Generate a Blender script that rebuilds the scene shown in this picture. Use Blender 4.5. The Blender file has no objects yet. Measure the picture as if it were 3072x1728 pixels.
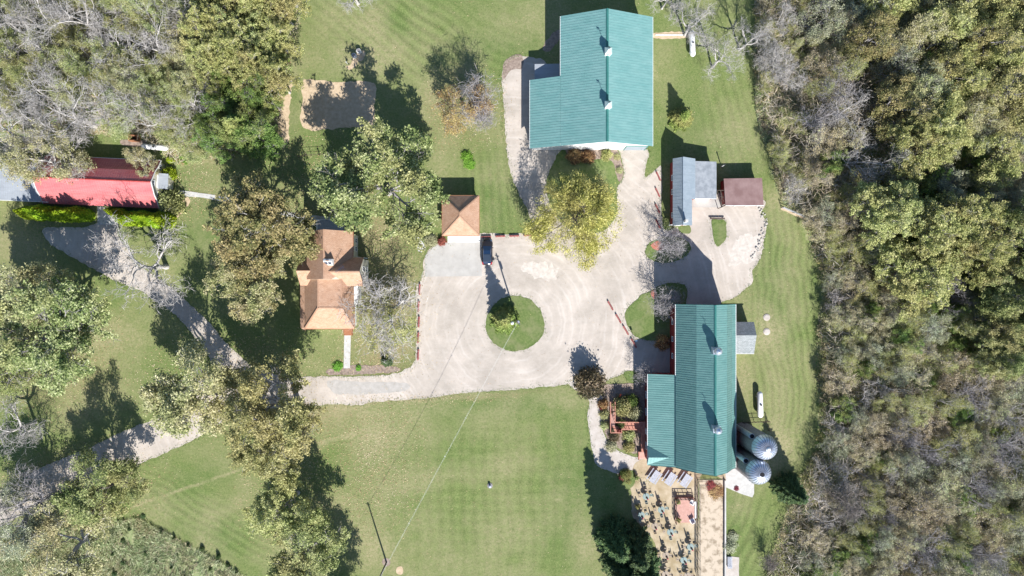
import bpy, math, random
import numpy as np
from mathutils import Vector
from mathutils.geometry import tessellate_polygon

R = math.radians
SC = bpy.context.scene
COL = SC.collection

# ---------------------------------------------------------------- camera, sky, sun, exposure
H = 120.0            # camera height (m)
S = 0.06             # metres per photo pixel on the ground
cam_d = bpy.data.cameras.new("camera")
cam = bpy.data.objects.new("camera", cam_d)
COL.objects.link(cam)
cam.location = (0, 0, H)
cam.rotation_euler = (0, 0, 0)
cam_d.sensor_width = 36
cam_d.lens = 36 * H / (3072 * S)
cam_d.clip_end = 3000
SC.camera = cam

SUN_EL, SUN_AZ = R(36.5), R(17.4)       # azimuth of the sun east of south
world = bpy.data.worlds.new("World")
SC.world = world
world.use_nodes = True
wn = world.node_tree.nodes
bg = wn["Background"]
sky = wn.new("ShaderNodeTexSky")
sky.sky_type = 'NISHITA'
sky.sun_disc = False
sky.ozone_density = 4.0
sky.dust_density = 0.4
sky.sun_elevation = SUN_EL
sky.sun_rotation = math.pi - SUN_AZ
world.node_tree.links.new(sky.outputs[0], bg.inputs[0])
bg.inputs[1].default_value = 0.078

sun_d = bpy.data.lights.new("sun", 'SUN')
sun_d.energy = 4.6
sun_d.angle = R(0.5)
sun_d.color = (1.0, 0.975, 0.945)
sun = bpy.data.objects.new("sun", sun_d)
COL.objects.link(sun)
sv = Vector((math.sin(SUN_AZ) * math.cos(SUN_EL), -math.cos(SUN_AZ) * math.cos(SUN_EL), math.sin(SUN_EL)))
sun.rotation_euler = sv.to_track_quat('Z', 'Y').to_euler()
sun.location = sv * 200
SC.view_settings.view_transform = 'Standard'
SC.view_settings.look = 'None'
SC.view_settings.exposure = 0.97
SC.view_settings.gamma = 1
SC.cycles.max_bounces = 5
SC.cycles.diffuse_bounces = 3
SC.cycles.transparent_max_bounces = 4

def W(px, py, z=0.0):
    """photo pixel at height z -> world point"""
    k = S * (H - z) / H
    return ((px - 1536) * k, (864 - py) * k, z)

# ---------------------------------------------------------------- noise
def _lat(ix, iy, seed):
    n = (ix.astype(np.int64) * 374761393 + iy.astype(np.int64) * 668265263 + seed * 1274126177) & 0xffffffff
    n = ((n ^ (n >> 13)) * 1274126177) & 0xffffffff
    n = n ^ (n >> 16)
    return (n & 0xffff) / 65535.0

def vnoise(x, y, scale=1.0, seed=0, octaves=3):
    x = np.asarray(x, float) / scale; y = np.asarray(y, float) / scale
    out = 0; amp = 1; tot = 0
    for o in range(octaves):
        ix = np.floor(x); iy = np.floor(y)
        fx = x - ix; fy = y - iy
        fx = fx * fx * (3 - 2 * fx); fy = fy * fy * (3 - 2 * fy)
        ix = ix.astype(np.int64); iy = iy.astype(np.int64)
        a = _lat(ix, iy, seed + o); b = _lat(ix + 1, iy, seed + o)
        c = _lat(ix, iy + 1, seed + o); d = _lat(ix + 1, iy + 1, seed + o)
        out = out + amp * ((a * (1 - fx) + b * fx) * (1 - fy) + (c * (1 - fx) + d * fx) * fy)
        tot += amp; amp *= .5; x = x * 2.03; y = y * 2.03
    return out / tot

def in_poly(x, y, poly):
    x = np.asarray(x); y = np.asarray(y)
    r = np.zeros(x.shape, bool)
    n = len(poly)
    for i in range(n):
        x1, y1 = poly[i]; x2, y2 = poly[(i + 1) % n]
        if y1 == y2: continue
        c = ((y1 > y) != (y2 > y)) & (x < (x2 - x1) * (y - y1) / (y2 - y1) + x1)
        r ^= c
    return r

# ---------------------------------------------------------------- materials
class NT:
    def __init__(s, name):
        s.m = bpy.data.materials.new(name); s.m.use_nodes = True
        s.t = s.m.node_tree; s.n = s.t.nodes; s.l = s.t.links
        s.b = s.n["Principled BSDF"]; s.out = s.n["Material Output"]
    def new(s, t, **kw):
        x = s.n.new("ShaderNode" + t)
        for k, v in kw.items(): setattr(x, k, v)
        return x
    def link(s, a, b): s.l.new(a, b)
    def coord(s, world=False):
        if world:
            g = s.new("NewGeometry"); return g.outputs["Position"]
        return s.new("TexCoord").outputs["Object"]
    def mapping(s, src, scale=(1, 1, 1), rot=(0, 0, 0)):
        m = s.new("Mapping"); m.inputs["Scale"].default_value = scale; m.inputs["Rotation"].default_value = rot
        s.link(src, m.inputs[0]); return m.outputs[0]
    def noise(s, vec, scale, detail=4, rough=.6, dist=0):
        n = s.new("TexNoise"); n.inputs["Scale"].default_value = scale; n.inputs["Detail"].default_value = detail
        n.inputs["Roughness"].default_value = rough; n.inputs["Distortion"].default_value = dist
        s.link(vec, n.inputs["Vector"]); return n.outputs["Fac"]
    def ramp(s, fac, stops):
        r = s.new("ValToRGB"); e = r.color_ramp.elements
        while len(e) < len(stops): e.new(0.5)
        for el, (p, c) in zip(e, stops):
            el.position = p; el.color = (c[0], c[1], c[2], 1) if hasattr(c, '__len__') else (c, c, c, 1)
        s.link(fac, r.inputs[0]); return r.outputs[0]
    def mix(s, fac, a, b, mode='MIX'):
        m = s.new("Mix", data_type='RGBA', blend_type=mode)
        for inp, v in ((m.inputs[0], fac), (m.inputs[6], a), (m.inputs[7], b)):
            if isinstance(v, (int, float)): inp.default_value = v
            elif isinstance(v, tuple): inp.default_value = (v[0], v[1], v[2], 1)
            else: s.link(v, inp)
        return m.outputs[2]
    def math(s, op, a, b=0.0, clamp=False):
        m = s.new("Math", operation=op, use_clamp=clamp)
        for inp, v in ((m.inputs[0], a), (m.inputs[1], b)):
            if isinstance(v, (int, float)): inp.default_value = v
            else: s.link(v, inp)
        return m.outputs[0]
    def bump(s, h, strength=.5, dist=.05):
        b = s.new("Bump"); b.inputs["Strength"].default_value = strength; b.inputs["Distance"].default_value = dist
        s.link(h, b.inputs["Height"]); s.link(b.outputs[0], s.b.inputs["Normal"])
    def fin(s, col, rough=.8, metal=0.0, spec=.3):
        if isinstance(col, tuple): s.b.inputs["Base Color"].default_value = (*col, 1)
        else: s.link(col, s.b.inputs["Base Color"])
        if isinstance(rough, (int, float)): s.b.inputs["Roughness"].default_value = rough
        else: s.link(rough, s.b.inputs["Roughness"])
        s.b.inputs["Metallic"].default_value = metal
        s.b.inputs["Specular IOR Level"].default_value = spec
        return s.m

def mottled(name, c1, c2, scale=2.0, rough=.8, bump=.3, bscale=12, metal=0, spec=.3, lo=.35, hi=.65):
    t = NT(name); p = t.coord(True)
    c = t.mix(t.ramp(t.noise(p, scale), [(lo, 0.0), (hi, 1.0)]), c1, c2)
    if bump: t.bump(t.noise(p, bscale), bump, .03)
    return t.fin(c, rough, metal, spec)

def paint(name, c, rough=.5, wear=.12, metal=0, spec=.4):
    t = NT(name); p = t.coord(True)
    d = tuple(x * (1 - wear * 1.6) for x in c); u = tuple(min(1, x * (1 + wear)) for x in c)
    col = t.mix(t.ramp(t.noise(p, 1.3, 6, .7), [(.3, 0.0), (.7, 1.0)]), d, u)
    return t.fin(col, rough, metal, spec)

def shingle(name, c1, c2, c3):
    t = NT(name); p = t.coord(True)
    br = t.new("TexBrick"); t.link(t.mapping(p, (1, 1, 1)), br.inputs["Vector"])
    br.inputs["Scale"].default_value = 1.0; br.inputs["Brick Width"].default_value = .32; br.inputs["Row Height"].default_value = .16
    br.inputs["Mortar Size"].default_value = .012; br.offset = .5
    br.inputs["Color1"].default_value = (*c1, 1); br.inputs["Color2"].default_value = (*c2, 1)
    br.inputs["Mortar"].default_value = (*[x * .55 for x in c1], 1)
    n = t.ramp(t.noise(p, .9, 6, .7), [(.35, 0.0), (.7, 1.0)])
    c = t.mix(t.math('MULTIPLY', n, .45), br.outputs[0], c3)
    c = t.mix(t.ramp(t.noise(t.mapping(p, (1, 1.8, 1)), 2.4, 6, .95), [(.47, 0.0), (.66, .75)]), c, tuple(x * .62 for x in c1))
    t.bump(t.noise(p, 14), .4, .02)
    return t.fin(c, .9, 0, .15)

def metal_roof(name, c, fade, rough=.42):
    t = NT(name); p = t.coord(True)
    n = t.ramp(t.noise(t.mapping(p, (.25, 1.2, 1)), 1.0, 5, .6), [(.35, 0.0), (.7, 1.0)])
    col = t.mix(t.math('MULTIPLY', n, .55), c, fade)
    d = t.ramp(t.noise(t.mapping(p, (.35, 5, 1)), 1.0, 4, .7), [(.5, 0.0), (.75, .38)])
    col = t.mix(d, col, tuple(x * .6 for x in c))
    d2 = t.ramp(t.noise(p, 2.6, 5, .85), [(.55, 0.0), (.75, .3)])
    col = t.mix(d2, col, tuple(min(1, x * 1.5 + .06) for x in fade))
    return t.fin(col, rough, 0, .5)

def leafmat(name, cols, clump=.45, trans=.3, gain=.27, turn=.38, warm=(.34, .27, .12)):
    """cols: list of rgb; varied per leaf, per clump, per tree"""
    t = NT(name)
    g = t.new("NewGeometry"); oi = t.new("ObjectInfo")
    p = t.coord()
    off = t.new("VectorMath", operation='SCALE'); off.inputs[0].default_value = (37, 91, 53)
    t.link(oi.outputs["Random"], off.inputs["Scale"])
    ad = t.new("VectorMath", operation='ADD'); t.link(p, ad.inputs[0]); t.link(off.outputs[0], ad.inputs[1])
    cl = t.noise(ad.outputs[0], clump, 3, .6)
    f = t.math('ADD', t.math('MULTIPLY', g.outputs["Random Per Island"], .5), t.math('MULTIPLY', t.ramp(cl, [(.3, 0.0), (.7, 1.0)]), .5))
    f = t.math('ADD', f, t.math('MULTIPLY', t.math('SUBTRACT', oi.outputs["Random"], .5), .25))
    n = len(cols)
    c = t.ramp(f, [((i + .5) / n if n > 1 else 0, cc) for i, cc in enumerate(cols)])
    big = t.ramp(t.noise(ad.outputs[0], .16, 2, .5), [(.48, 0.0), (.62, turn)])
    c = t.mix(big, c, warm)
    hs = t.new("HueSaturation"); t.link(c, hs.inputs["Color"])
    t.link(t.math('ADD', t.math('MULTIPLY', oi.outputs["Random"], .04), .48), hs.inputs["Hue"])
    t.link(t.math('ADD', t.math('MULTIPLY', g.outputs["Random Per Island"], .7), .68 + gain), hs.inputs["Value"])
    c = hs.outputs[0]
    t.fin(c, .6, 0, .25)
    tr = t.new("BsdfTranslucent"); t.link(c, tr.inputs[0])
    mx = t.new("MixShader"); mx.inputs[0].default_value = trans
    t.link(t.b.outputs[0], mx.inputs[1]); t.link(tr.outputs[0], mx.inputs[2]); t.link(mx.outputs[0], t.out.inputs[0])
    return t.m

M = {}
M['white'] = paint('white_paint', (.78, .78, .76), .5, .06)
M['cream'] = paint('cream_siding', (.55, .52, .42), .6, .1)
M['red'] = paint('red_paint', (.33, .05, .045), .6, .2)
M['redbar'] = mottled('red_timber_paint', (.20, .055, .05), (.38, .13, .12), 4)
M['redwall'] = paint('red_siding', (.26, .035, .035), .7, .25)
M['green_trim'] = paint('green_trim', (.04, .17, .15), .5, .1)
M['groof'] = metal_roof('green_metal_roof', (.135, .285, .27), (.22, .37, .35))
M['groof2'] = metal_roof('deep_green_metal_roof', (.12, .255, .235), (.195, .345, .315))
M['redroof'] = metal_roof('faded_red_metal_roof', (.46, .115, .12), (.54, .22, .21))
M['greyroof'] = metal_roof('grey_metal_roof', (.24, .29, .33), (.33, .38, .42))
M['greyflat'] = mottled('grey_felt_roof', (.20, .22, .24), (.30, .32, .34), 1.2)
M['annexroof'] = metal_roof('weathered_shaded_roof', (.28, .30, .32), (.40, .43, .46))  # weathered metal; also stands for shade on the red barn's east annexe
M['brownroof'] = mottled('brown_felt_roof', (.21, .125, .115), (.30, .20, .185), .5, bscale=20)
M['shingle'] = shingle('tan_shingles', (.42, .245, .155), (.50, .31, .205), (.56, .40, .30))
M['shingle_grey'] = shingle('grey_shingles', (.24, .26, .26), (.38, .40, .40), (.30, .33, .33))
M['glass'] = NT('window_glass').fin((.03, .05, .08), .08, 0, .8)
M['dark'] = NT('dark_opening').fin((.015, .015, .018), .9)
M['concrete'] = mottled('pale_concrete', (.44, .43, .40), (.54, .53, .50), 1.5, .85, .2, 18)
M['concrete_grey'] = mottled('driveway_concrete', (.385, .365, .335), (.46, .44, .405), .6, .85, .2, 18)
M['apron'] = mottled('bright_concrete', (.60, .59, .56), (.68, .67, .64), 1.5, .85, .1, 18)
M['stone'] = mottled('silo_stave', (.19, .17, .165), (.30, .28, .27), 3, .8, .3)
M['steel'] = mottled('galvanised_steel', (.42, .47, .56), (.64, .68, .76), 2.2, .36, .0, metal=.6, spec=.5)
M['seam'] = mottled('rusty_seam', (.12, .14, .18), (.22, .20, .20), 3, .6, .0)
M['tank'] = paint('tank_white', (.80, .80, .79), .35, .05)
M['deckred'] = mottled('red_stained_wood', (.40, .17, .12), (.52, .25, .18), 3, .7, .3, 20)
M['deckpink'] = mottled('worn_red_boards', (.46, .26, .21), (.56, .34, .28), 2, .7, .3, 20)
M['timber'] = mottled('dark_timber', (.07, .05, .04), (.12, .09, .07), 3)
M['greywood'] = mottled('grey_weathered_wood', (.32, .34, .38), (.46, .48, .53), 5, .7, .4, 30)
M['brownwood'] = mottled('brown_wood', (.28, .12, .06), (.36, .17, .09), 4)
M['pole'] = mottled('pole_wood', (.13, .11, .09), (.2, .17, .14), 4)
M['wire'] = NT('wire').fin((.62, .63, .58), .5, .0, .4)
M['iron'] = NT('dark_iron').fin((.05, .05, .05), .5, .3)
M['teal'] = paint('teal_mesh_furniture', (.23, .30, .28), .55, .1)
M['rust'] = paint('brown_mesh_furniture', (.33, .265, .20), .6, .1)
M['pink'] = paint('pink_umbrella_cloth', (.50, .05, .12), .8, .05)
M['umbrella'] = paint('grey_umbrella_cloth', (.16, .14, .14), .8, .05)
M['carpaint'] = NT('grey_car_paint').fin((.045, .042, .045), .22, .5, .6)
M['carglass'] = NT('car_glass').fin((.012, .03, .07), .05, 0, .9)  # blue sky reflection is part of the glass colour
M['tyre'] = NT('tyre_rubber').fin((.02, .02, .02), .85)
M['redlamp'] = NT('red_lamp_lens').fin((.45, .02, .02), .2, 0, .6)
M['chrome'] = NT('chrome').fin((.7, .7, .7), .15, 1)
M['bark'] = mottled('bark', (.15, .13, .115), (.26, .23, .21), 6, .9, .6, 20)
M['bark_pale'] = mottled('pale_bark', (.34, .32, .30), (.52, .49, .46), 3, .9, .5, 20)
M['bark_grey'] = mottled('grey_bark', (.24, .22, .22), (.36, .34, .34), 3, .9, .5, 20)
M['orangecloth'] = paint('orange_cloth', (.62, .12, .07), .7)
M['mulch'] = mottled('mulch_bed', (.20, .15, .12), (.34, .27, .22), 2.2, .95, .6, 20)
M['redmulch'] = mottled('red_mulch', (.38, .13, .09), (.46, .2, .14), 4, .95, .6, 20)
M['straw'] = mottled('straw_dirt', (.44, .33, .21), (.56, .44, .30), 1.6, .95, .6, 10)
M['stoneblock'] = mottled('pale_stone', (.42, .41, .38), (.58, .57, .54), 6, .9, .5, 20)

M['lf_olive'] = leafmat('olive_leaves', [(.09, .13, .045), (.19, .24, .08), (.31, .34, .14), (.41, .42, .22)])
M['lf_oak'] = leafmat('oak_leaves', [(.06, .095, .03), (.14, .18, .06), (.25, .28, .10), (.38, .38, .20)])
M['lf_pale'] = leafmat('pale_olive_leaves', [(.13, .16, .06), (.27, .29, .12), (.40, .39, .21), (.48, .45, .29)])
M['lf_orange'] = leafmat('russet_leaves', [(.10, .12, .04), (.20, .20, .075), (.30, .27, .11), (.38, .34, .18)])
M['lf_yellow'] = leafmat('yellow_green_leaves', [(.11, .14, .045), (.22, .25, .08), (.35, .35, .13), (.44, .42, .21)])
M['lf_green'] = leafmat('green_leaves', [(.04, .08, .02), (.09, .15, .035), (.15, .22, .05), (.22, .28, .08)])
M['lf_grey'] = leafmat('grey_green_leaves', [(.12, .15, .09), (.22, .25, .15), (.33, .35, .23), (.42, .43, .31)])
M['lf_bright'] = leafmat('bright_green_leaves', [(.07, .16, .02), (.14, .28, .03), (.22, .38, .06)], turn=0.0)
M['lf_arb'] = leafmat('arborvitae_foliage', [(.13, .22, .012), (.27, .38, .02), (.38, .48, .03)], trans=.2, gain=.18, turn=0.0)
M['lf_spruce'] = leafmat('spruce_needles', [(.035, .07, .03), (.075, .125, .045), (.14, .19, .065)], trans=.1, gain=.1, turn=0.0)
M['lf_spruce_lit'] = leafmat('light_conifer_needles', [(.09, .14, .03), (.16, .22, .05), (.24, .29, .08)], trans=.15)  # paler, yellower green needles
M['lf_willow'] = leafmat('willow_leaves', [(.17, .19, .04), (.34, .34, .08), (.49, .47, .14), (.58, .55, .24)], clump=.9, gain=.1)
M['lf_purple'] = leafmat('dark_purple_leaves', [(.05, .055, .03), (.11, .10, .05), (.20, .16, .10), (.17, .15, .12)], gain=.1)
M['lf_red'] = leafmat('dark_red_leaves', [(.15, .03, .03), (.28, .06, .06), (.38, .12, .10)], gain=.1, turn=0.0)
M['lf_rust'] = leafmat('rusty_leaves', [(.10, .05, .03), (.22, .11, .06), (.36, .22, .10), (.42, .32, .14)])
M['lf_brown'] = leafmat('brown_leaves', [(.17, .19, .08), (.30, .31, .14), (.43, .41, .24), (.36, .41, .17)])
M['lf_grass'] = leafmat('tall_grass_blades', [(.22, .29, .13), (.34, .40, .20), (.46, .46, .30)], clump=.15, gain=.1)
M['lf_drygrass'] = leafmat('dry_grass_blades', [(.28, .25, .15), (.38, .33, .22), (.46, .41, .30)], clump=.15, gain=.1)
M['lf_lawn'] = leafmat('lawn_blades', [(.07, .13, .03), (.12, .20, .05), (.2, .25, .09)], clump=.3, gain=.1, turn=0.0)
M['lf_tan'] = leafmat('tan_scrub_leaves', [(.19, .18, .09), (.34, .30, .17), (.48, .42, .30), (.38, .42, .19)], clump=.2)
M['lf_twig'] = leafmat('pale_twigs', [(.26, .24, .17), (.38, .34, .27), (.50, .46, .40)], clump=.3, trans=.0)
M['lf_litter'] = leafmat('fallen_leaves', [(.30, .20, .10), (.42, .32, .17), (.52, .45, .30)], clump=.2, trans=.0, gain=.1)

# ---------------------------------------------------------------- object helpers
def tag(o, label=None, cat=None, group=None, kind=None):
    if label: o["label"] = label
    if cat: o["category"] = cat
    if group: o["group"] = group
    if kind: o["kind"] = kind
    return o

def thing(name, label, cat, loc, group=None):
    o = bpy.data.objects.new(name, None); COL.objects.link(o)
    o.location = loc; o.empty_display_size = .3
    return tag(o, label, cat, group)

class MB:
    """collects world-space polygons, links them as one mesh object"""
    def __init__(s): s.v = []; s.f = []
    def add(s, vs, fs):
        b = len(s.v); s.v.extend([tuple(p) for p in vs]); s.f.extend([tuple(b + i for i in f) for f in fs]); return s
    def poly(s, *pts): return s.add(pts, [tuple(range(len(pts)))])
    def hexa(s, p):  # 8 points: bottom 4 ccw, top 4 ccw
        return s.add(p, [(3, 2, 1, 0), (4, 5, 6, 7), (0, 1, 5, 4), (1, 2, 6, 5), (2, 3, 7, 6), (3, 0, 4, 7)])
    def box(s, x0, x1, y0, y1, z0, z1):
        return s.hexa([(x0, y0, z0), (x1, y0, z0), (x1, y1, z0), (x0, y1, z0), (x0, y0, z1), (x1, y0, z1), (x1, y1, z1), (x0, y1, z1)])
    def bar(s, a, b, w, h=None):  # square bar between points
        h = h or w
        a = Vector(a); b = Vector(b); d = (b - a).normalized()
        u = d.cross(Vector((0, 0, 1)))
        u = Vector((1, 0, 0)) if u.length < 1e-4 else u.normalized()
        v = u.cross(d).normalized()
        u = u * w / 2; v = v * h / 2
        q = [a - u - v, a + u - v, a + u + v, a - u + v, b - u - v, b + u - v, b + u + v, b - u + v]
        return s.add(q, [(3, 2, 1, 0), (4, 5, 6, 7), (0, 1, 5, 4), (1, 2, 6, 5), (2, 3, 7, 6), (3, 0, 4, 7)])
    def tube(s, pts, rad, n=8, cap=True):
        base = len(s.v); k = len(pts)
        if not hasattr(rad, '__len__'): rad = [rad] * k
        P = [Vector(p) for p in pts]
        for i in range(k):
            d = (P[min(i + 1, k - 1)] - P[max(i - 1, 0)]).normalized()
            u = d.cross(Vector((0, 0, 1))) if abs(d.z) < .95 else d.cross(Vector((1, 0, 0)))
            u.normalize(); v = d.cross(u)
            for j in range(n):
                a = 2 * math.pi * j / n
                s.v.append(tuple(P[i] + (u * math.cos(a) + v * math.sin(a)) * rad[i]))
        for i in range(k - 1):
            for j in range(n):
                j2 = (j + 1) % n
                s.f.append((base + i * n + j, base + i * n + j2, base + (i + 1) * n + j2, base + (i + 1) * n + j))
        if cap:
            s.f.append(tuple(base + j for j in range(n))[::-1]); s.f.append(tuple(base + (k - 1) * n + j for j in range(n)))
        return s
    def lathe(s, c, prof, n=24):
        base = len(s.v)
        for r, z in prof:
            for j in range(n):
                a = 2 * math.pi * j / n
                s.v.append((c[0] + r * math.cos(a), c[1] + r * math.sin(a), c[2] + z))
        for i in range(len(prof) - 1):
            for j in range(n):
                j2 = (j + 1) % n
                s.f.append((base + i * n + j, base + i * n + j2, base + (i + 1) * n + j2, base + (i + 1) * n + j))
        s.f.append(tuple(base + j for j in range(n))[::-1])
        if prof[-1][0] > 1e-3: s.f.append(tuple(base + (len(prof) - 1) * n + j for j in range(n)))
        return s
    def slab(s, q, t):  # thick sheet, q top polygon (n pts), thickness down
        n = len(q); lo = [(p[0], p[1], p[2] - t) for p in q]
        return s.add(list(q) + lo, [tuple(range(n)), tuple(range(2 * n - 1, n - 1, -1))] + [(i, i + n, (i + 1) % n + n, (i + 1) % n) for i in range(n)])
    def build(s, name, m, parent=None, smooth=False, kind=None):
        me = bpy.data.meshes.new(name)
        if parent is not None:
            ox, oy, oz = origin(parent)
            vs = [(x - ox, y - oy, z - oz) for x, y, z in s.v]
        else: vs = s.v
        me.from_pydata(vs, [], s.f); me.update()
        if smooth: me.polygons.foreach_set("use_smooth", [True] * len(me.polygons))
        me.materials.append(M[m] if isinstance(m, str) else m)
        o = bpy.data.objects.new(name, me); COL.objects.link(o)
        if parent is not None: o.parent = parent
        if kind: o["kind"] = kind
        return o

def origin(p):
    x = y = z = 0
    while p is not None:
        x += p.location.x; y += p.location.y; z += p.location.z; p = p.parent
    return x, y, z

def np_mesh(name, verts, quads, m, tris=None):
    """fast mesh from arrays of quads"""
    me = bpy.data.meshes.new(name)
    me.vertices.add(len(verts)); me.vertices.foreach_set("co", np.ascontiguousarray(verts, dtype=np.float32).ravel())
    nq = len(quads)
    me.loops.add(nq * 4); me.loops.foreach_set("vertex_index", np.ascontiguousarray(quads, dtype=np.int32).ravel())
    me.polygons.add(nq); me.polygons.foreach_set("loop_start", np.arange(0, nq * 4, 4, dtype=np.int32))
    me.update(calc_edges=True); me.validate()
    me.materials.append(M[m] if isinstance(m, str) else m)
    return me

def link_mesh(name, me, parent=None, loc=(0, 0, 0)):
    o = bpy.data.objects.new(name, me); COL.objects.link(o); o.location = loc
    if parent is not None: o.parent = parent
    return o

def dup(root, loc, rotz=0.0, scale=(1, 1, 1), label=None, group=None, cat=None, mats=None):
    def cp(o, par):
        c = o.copy(); COL.objects.link(c)
        if par is not None: c.parent = par
        for ch in list(o.children): cp(ch, c)
        return c
    r = cp(root, None); r.location = loc; r.rotation_euler = (0, 0, rotz); r.scale = scale
    if label: r["label"] = label
    if group: r["group"] = group
    if cat: r["category"] = cat
    if mats:
        for ch in r.children:
            key = ch.name.split('.')[0]
            if key in mats:
                ch.material_slots[0].link = 'OBJECT'; ch.material_slots[0].material = M[mats[key]]
    return r
# ================================================================ GROUND
WOOD_E = [(2268, -300), (2262, 0), (2268, 150), (2262, 300), (2300, 420), (2318, 520), (2350, 600), (2412, 660), (2425, 720), (2455, 800), (2470, 900),
          (2452, 980), (2450, 1100), (2458, 1200), (2452, 1290), (2440, 1370), (2385, 1450), (2365, 1520), (2340, 1600), (2300, 1700), (2290, 2000), (3700, 2000), (3700, -300)]
WOOD_W = [(-600, -300), (890, -300), (892, 60), (880, 120), (868, 230), (835, 300), (838, 390), (800, 440), (700, 470), (640, 480), (600, 470), (540, 500),
          (500, 470), (470, 440), (420, 405), (0, 400), (-600, 400)]
MEADOW = [(380, 1560), (420, 1553), (500, 1595), (600, 1650), (700, 1705), (800, 1770), (800, 2100), (-500, 2100), (-500, 1560), (0, 1600), (100, 1540), (170, 1500), (250, 1570)]
TALL_E = [(2262, 130), (2330, 100), (2400, 250), (2420, 450), (2460, 560), (2500, 640), (2440, 670), (2350, 610), (2330, 560), (2310, 470), (2280, 400), (2265, 300)]

def ground():
    nx, ny = 620, 360
    gx = np.linspace(-101, 101, nx); gy = np.linspace(-60, 60, ny)
    out = np.array([3, 8, 16, 30, 60, 120, 300, 900, 2500])
    gx = np.concatenate([-101 - out[::-1], gx, 101 + out]); gy = np.concatenate([-60 - out[::-1], gy, 60 + out])
    X, Y = np.meshgrid(gx, gy)
    PX = X / S + 1536; PY = 864 - Y / S
    n = X.size
    verts = np.stack([X.ravel(), Y.ravel(), np.zeros(n)], 1)
    w = len(gx); h = len(gy)
    i = np.arange(h - 1)[:, None] * w + np.arange(w - 1)[None]
    q = np.stack([i, i + 1, i + w + 1, i + w], -1).reshape(-1, 4)
    # warp so zone borders wander
    wx = (vnoise(X, Y, 3.5, 5) - .5) * 26; wy = (vnoise(X, Y, 3.5, 9) - .5) * 26
    px = PX + wx; py = PY + wy
    woodE = in_poly(px, py, WOOD_E); woodW = in_poly(px, py, WOOD_W)
    wood = (woodE | woodW).astype(float)
    tall = (in_poly(px, py, MEADOW) | in_poly(px, py, TALL_E)).astype(float)
    def blob(cx, cy, rx, ry, rot=0, soft=.5):
        c, s_ = math.cos(R(rot)), math.sin(R(rot))
        dx, dy = px - cx, py - cy
        u = (dx * c + dy * s_) / rx; v = (-dx * s_ + dy * c) / ry
        d = np.sqrt(u * u + v * v)
        return np.clip((1 + soft - d) / (2 * soft), 0, 1)
    def line(x0, y0, x1, y1, wd):
        L = math.hypot(x1 - x0, y1 - y0); ux, uy = (x1 - x0) / L, (y1 - y0) / L
        t = np.clip((px - x0) * ux + (py - y0) * uy, 0, L)
        d = np.hypot(PX + wx * .2 - x0 - t * ux, PY + wy * .2 - y0 - t * uy)
        return np.clip(1.5 - d / wd, 0, 1)
    dry = 1.25 * np.clip(vnoise(X, Y, 8, 1, 4) - .28, 0, 1) + .5 * (vnoise(X, Y, 1.4, 2) - .5) + .35 * (vnoise(X, Y, 3.5, 77) - .5)
    for a in ((1120, 110, 55, 90, -30, .7), (1130, 40, 40, 60, 0, .7), (1075, 185, 60, 40, 20, .6), (1330, 520, 40, 90, 0, .8), (1285, 270, 25, 80, 0, .8),
              (2205, 430, 60, 110, 20, .9), (2370, 780, 30, 120, -8, .9), (2330, 1250, 30, 120, 0, .8), (2350, 1320, 80, 60, 0, .9), (2230, 1150, 30, 50, 0, .8),
              (300, 1230, 110, 50, -15, .9), (230, 1060, 60, 130, 0, .9), (350, 1010, 60, 60, 0, .9), (1500, 1560, 60, 60, 0, .9), (1370, 1420, 160, 30, -10, .9),
              (1100, 1290, 80, 50, 0, .9), (1000, 1240, 90, 20, -5, .8), (1840, 1250, 40, 70, 0, .9), (1700, 1200, 60, 20, 0, .9), (620, 1540, 50, 40, 0, .9),
              (1760, 1650, 40, 80, 0, .9), (1080, 1630, 60, 60, 0, .9), (1590, 1010, 30, 20, 0, .8), (2300, 1010, 40, 60, 0, .8), (1700, 1080, 40, 20, 0, .8),
              (1160, 990, 90, 70, 0, .8), (1200, 900, 50, 90, 0, .8), (760, 20, 30, 200, 0, .5), (640, 470, 90, 25, 0, .6), (2210, 1500, 30, 60, 0, .8)):
        dry = dry + .55 * blob(*a)
    dry += .75 * line(400, 1520, 745, 1400, 4) + .7 * line(960, 1330, 1060, 1305, 7)
    dry += .5 * line(880, 60, 885, 240, 10)
    dry += .55 * line(1000, 1215, 1440, 1178, 13)
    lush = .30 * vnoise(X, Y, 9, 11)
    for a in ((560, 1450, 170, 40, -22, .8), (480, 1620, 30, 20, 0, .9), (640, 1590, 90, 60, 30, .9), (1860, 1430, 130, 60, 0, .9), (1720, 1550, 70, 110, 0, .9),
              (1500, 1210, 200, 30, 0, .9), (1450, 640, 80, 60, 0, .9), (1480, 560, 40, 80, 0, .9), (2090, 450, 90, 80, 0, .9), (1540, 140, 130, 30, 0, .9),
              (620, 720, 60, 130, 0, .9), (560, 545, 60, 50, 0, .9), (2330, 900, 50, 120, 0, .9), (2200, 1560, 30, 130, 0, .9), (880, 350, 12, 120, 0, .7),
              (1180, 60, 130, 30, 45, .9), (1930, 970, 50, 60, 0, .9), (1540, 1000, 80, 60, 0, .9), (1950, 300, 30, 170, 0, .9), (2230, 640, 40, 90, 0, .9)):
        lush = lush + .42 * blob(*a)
    litter = .12 * vnoise(X, Y, 5, 21)
    for a in ((1160, 880, 100, 180, 0, .5), (1160, 1060, 90, 60, 0, .6), (760, 1180, 110, 90, 0, .8), (150, 1150, 160, 60, 0, .9), (900, 1240, 120, 40, 0, .9),
              (1380, 330, 80, 90, 0, .8), (200, 1380, 160, 30, -20, .9), (100, 700, 90, 120, 0, .9), (1120, 700, 80, 60, 0, .8), (1000, 620, 60, 40, 0, .8), (1480, 1185, 140, 8, -4, .8)):
        litter = litter + .6 * blob(*a)
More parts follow.
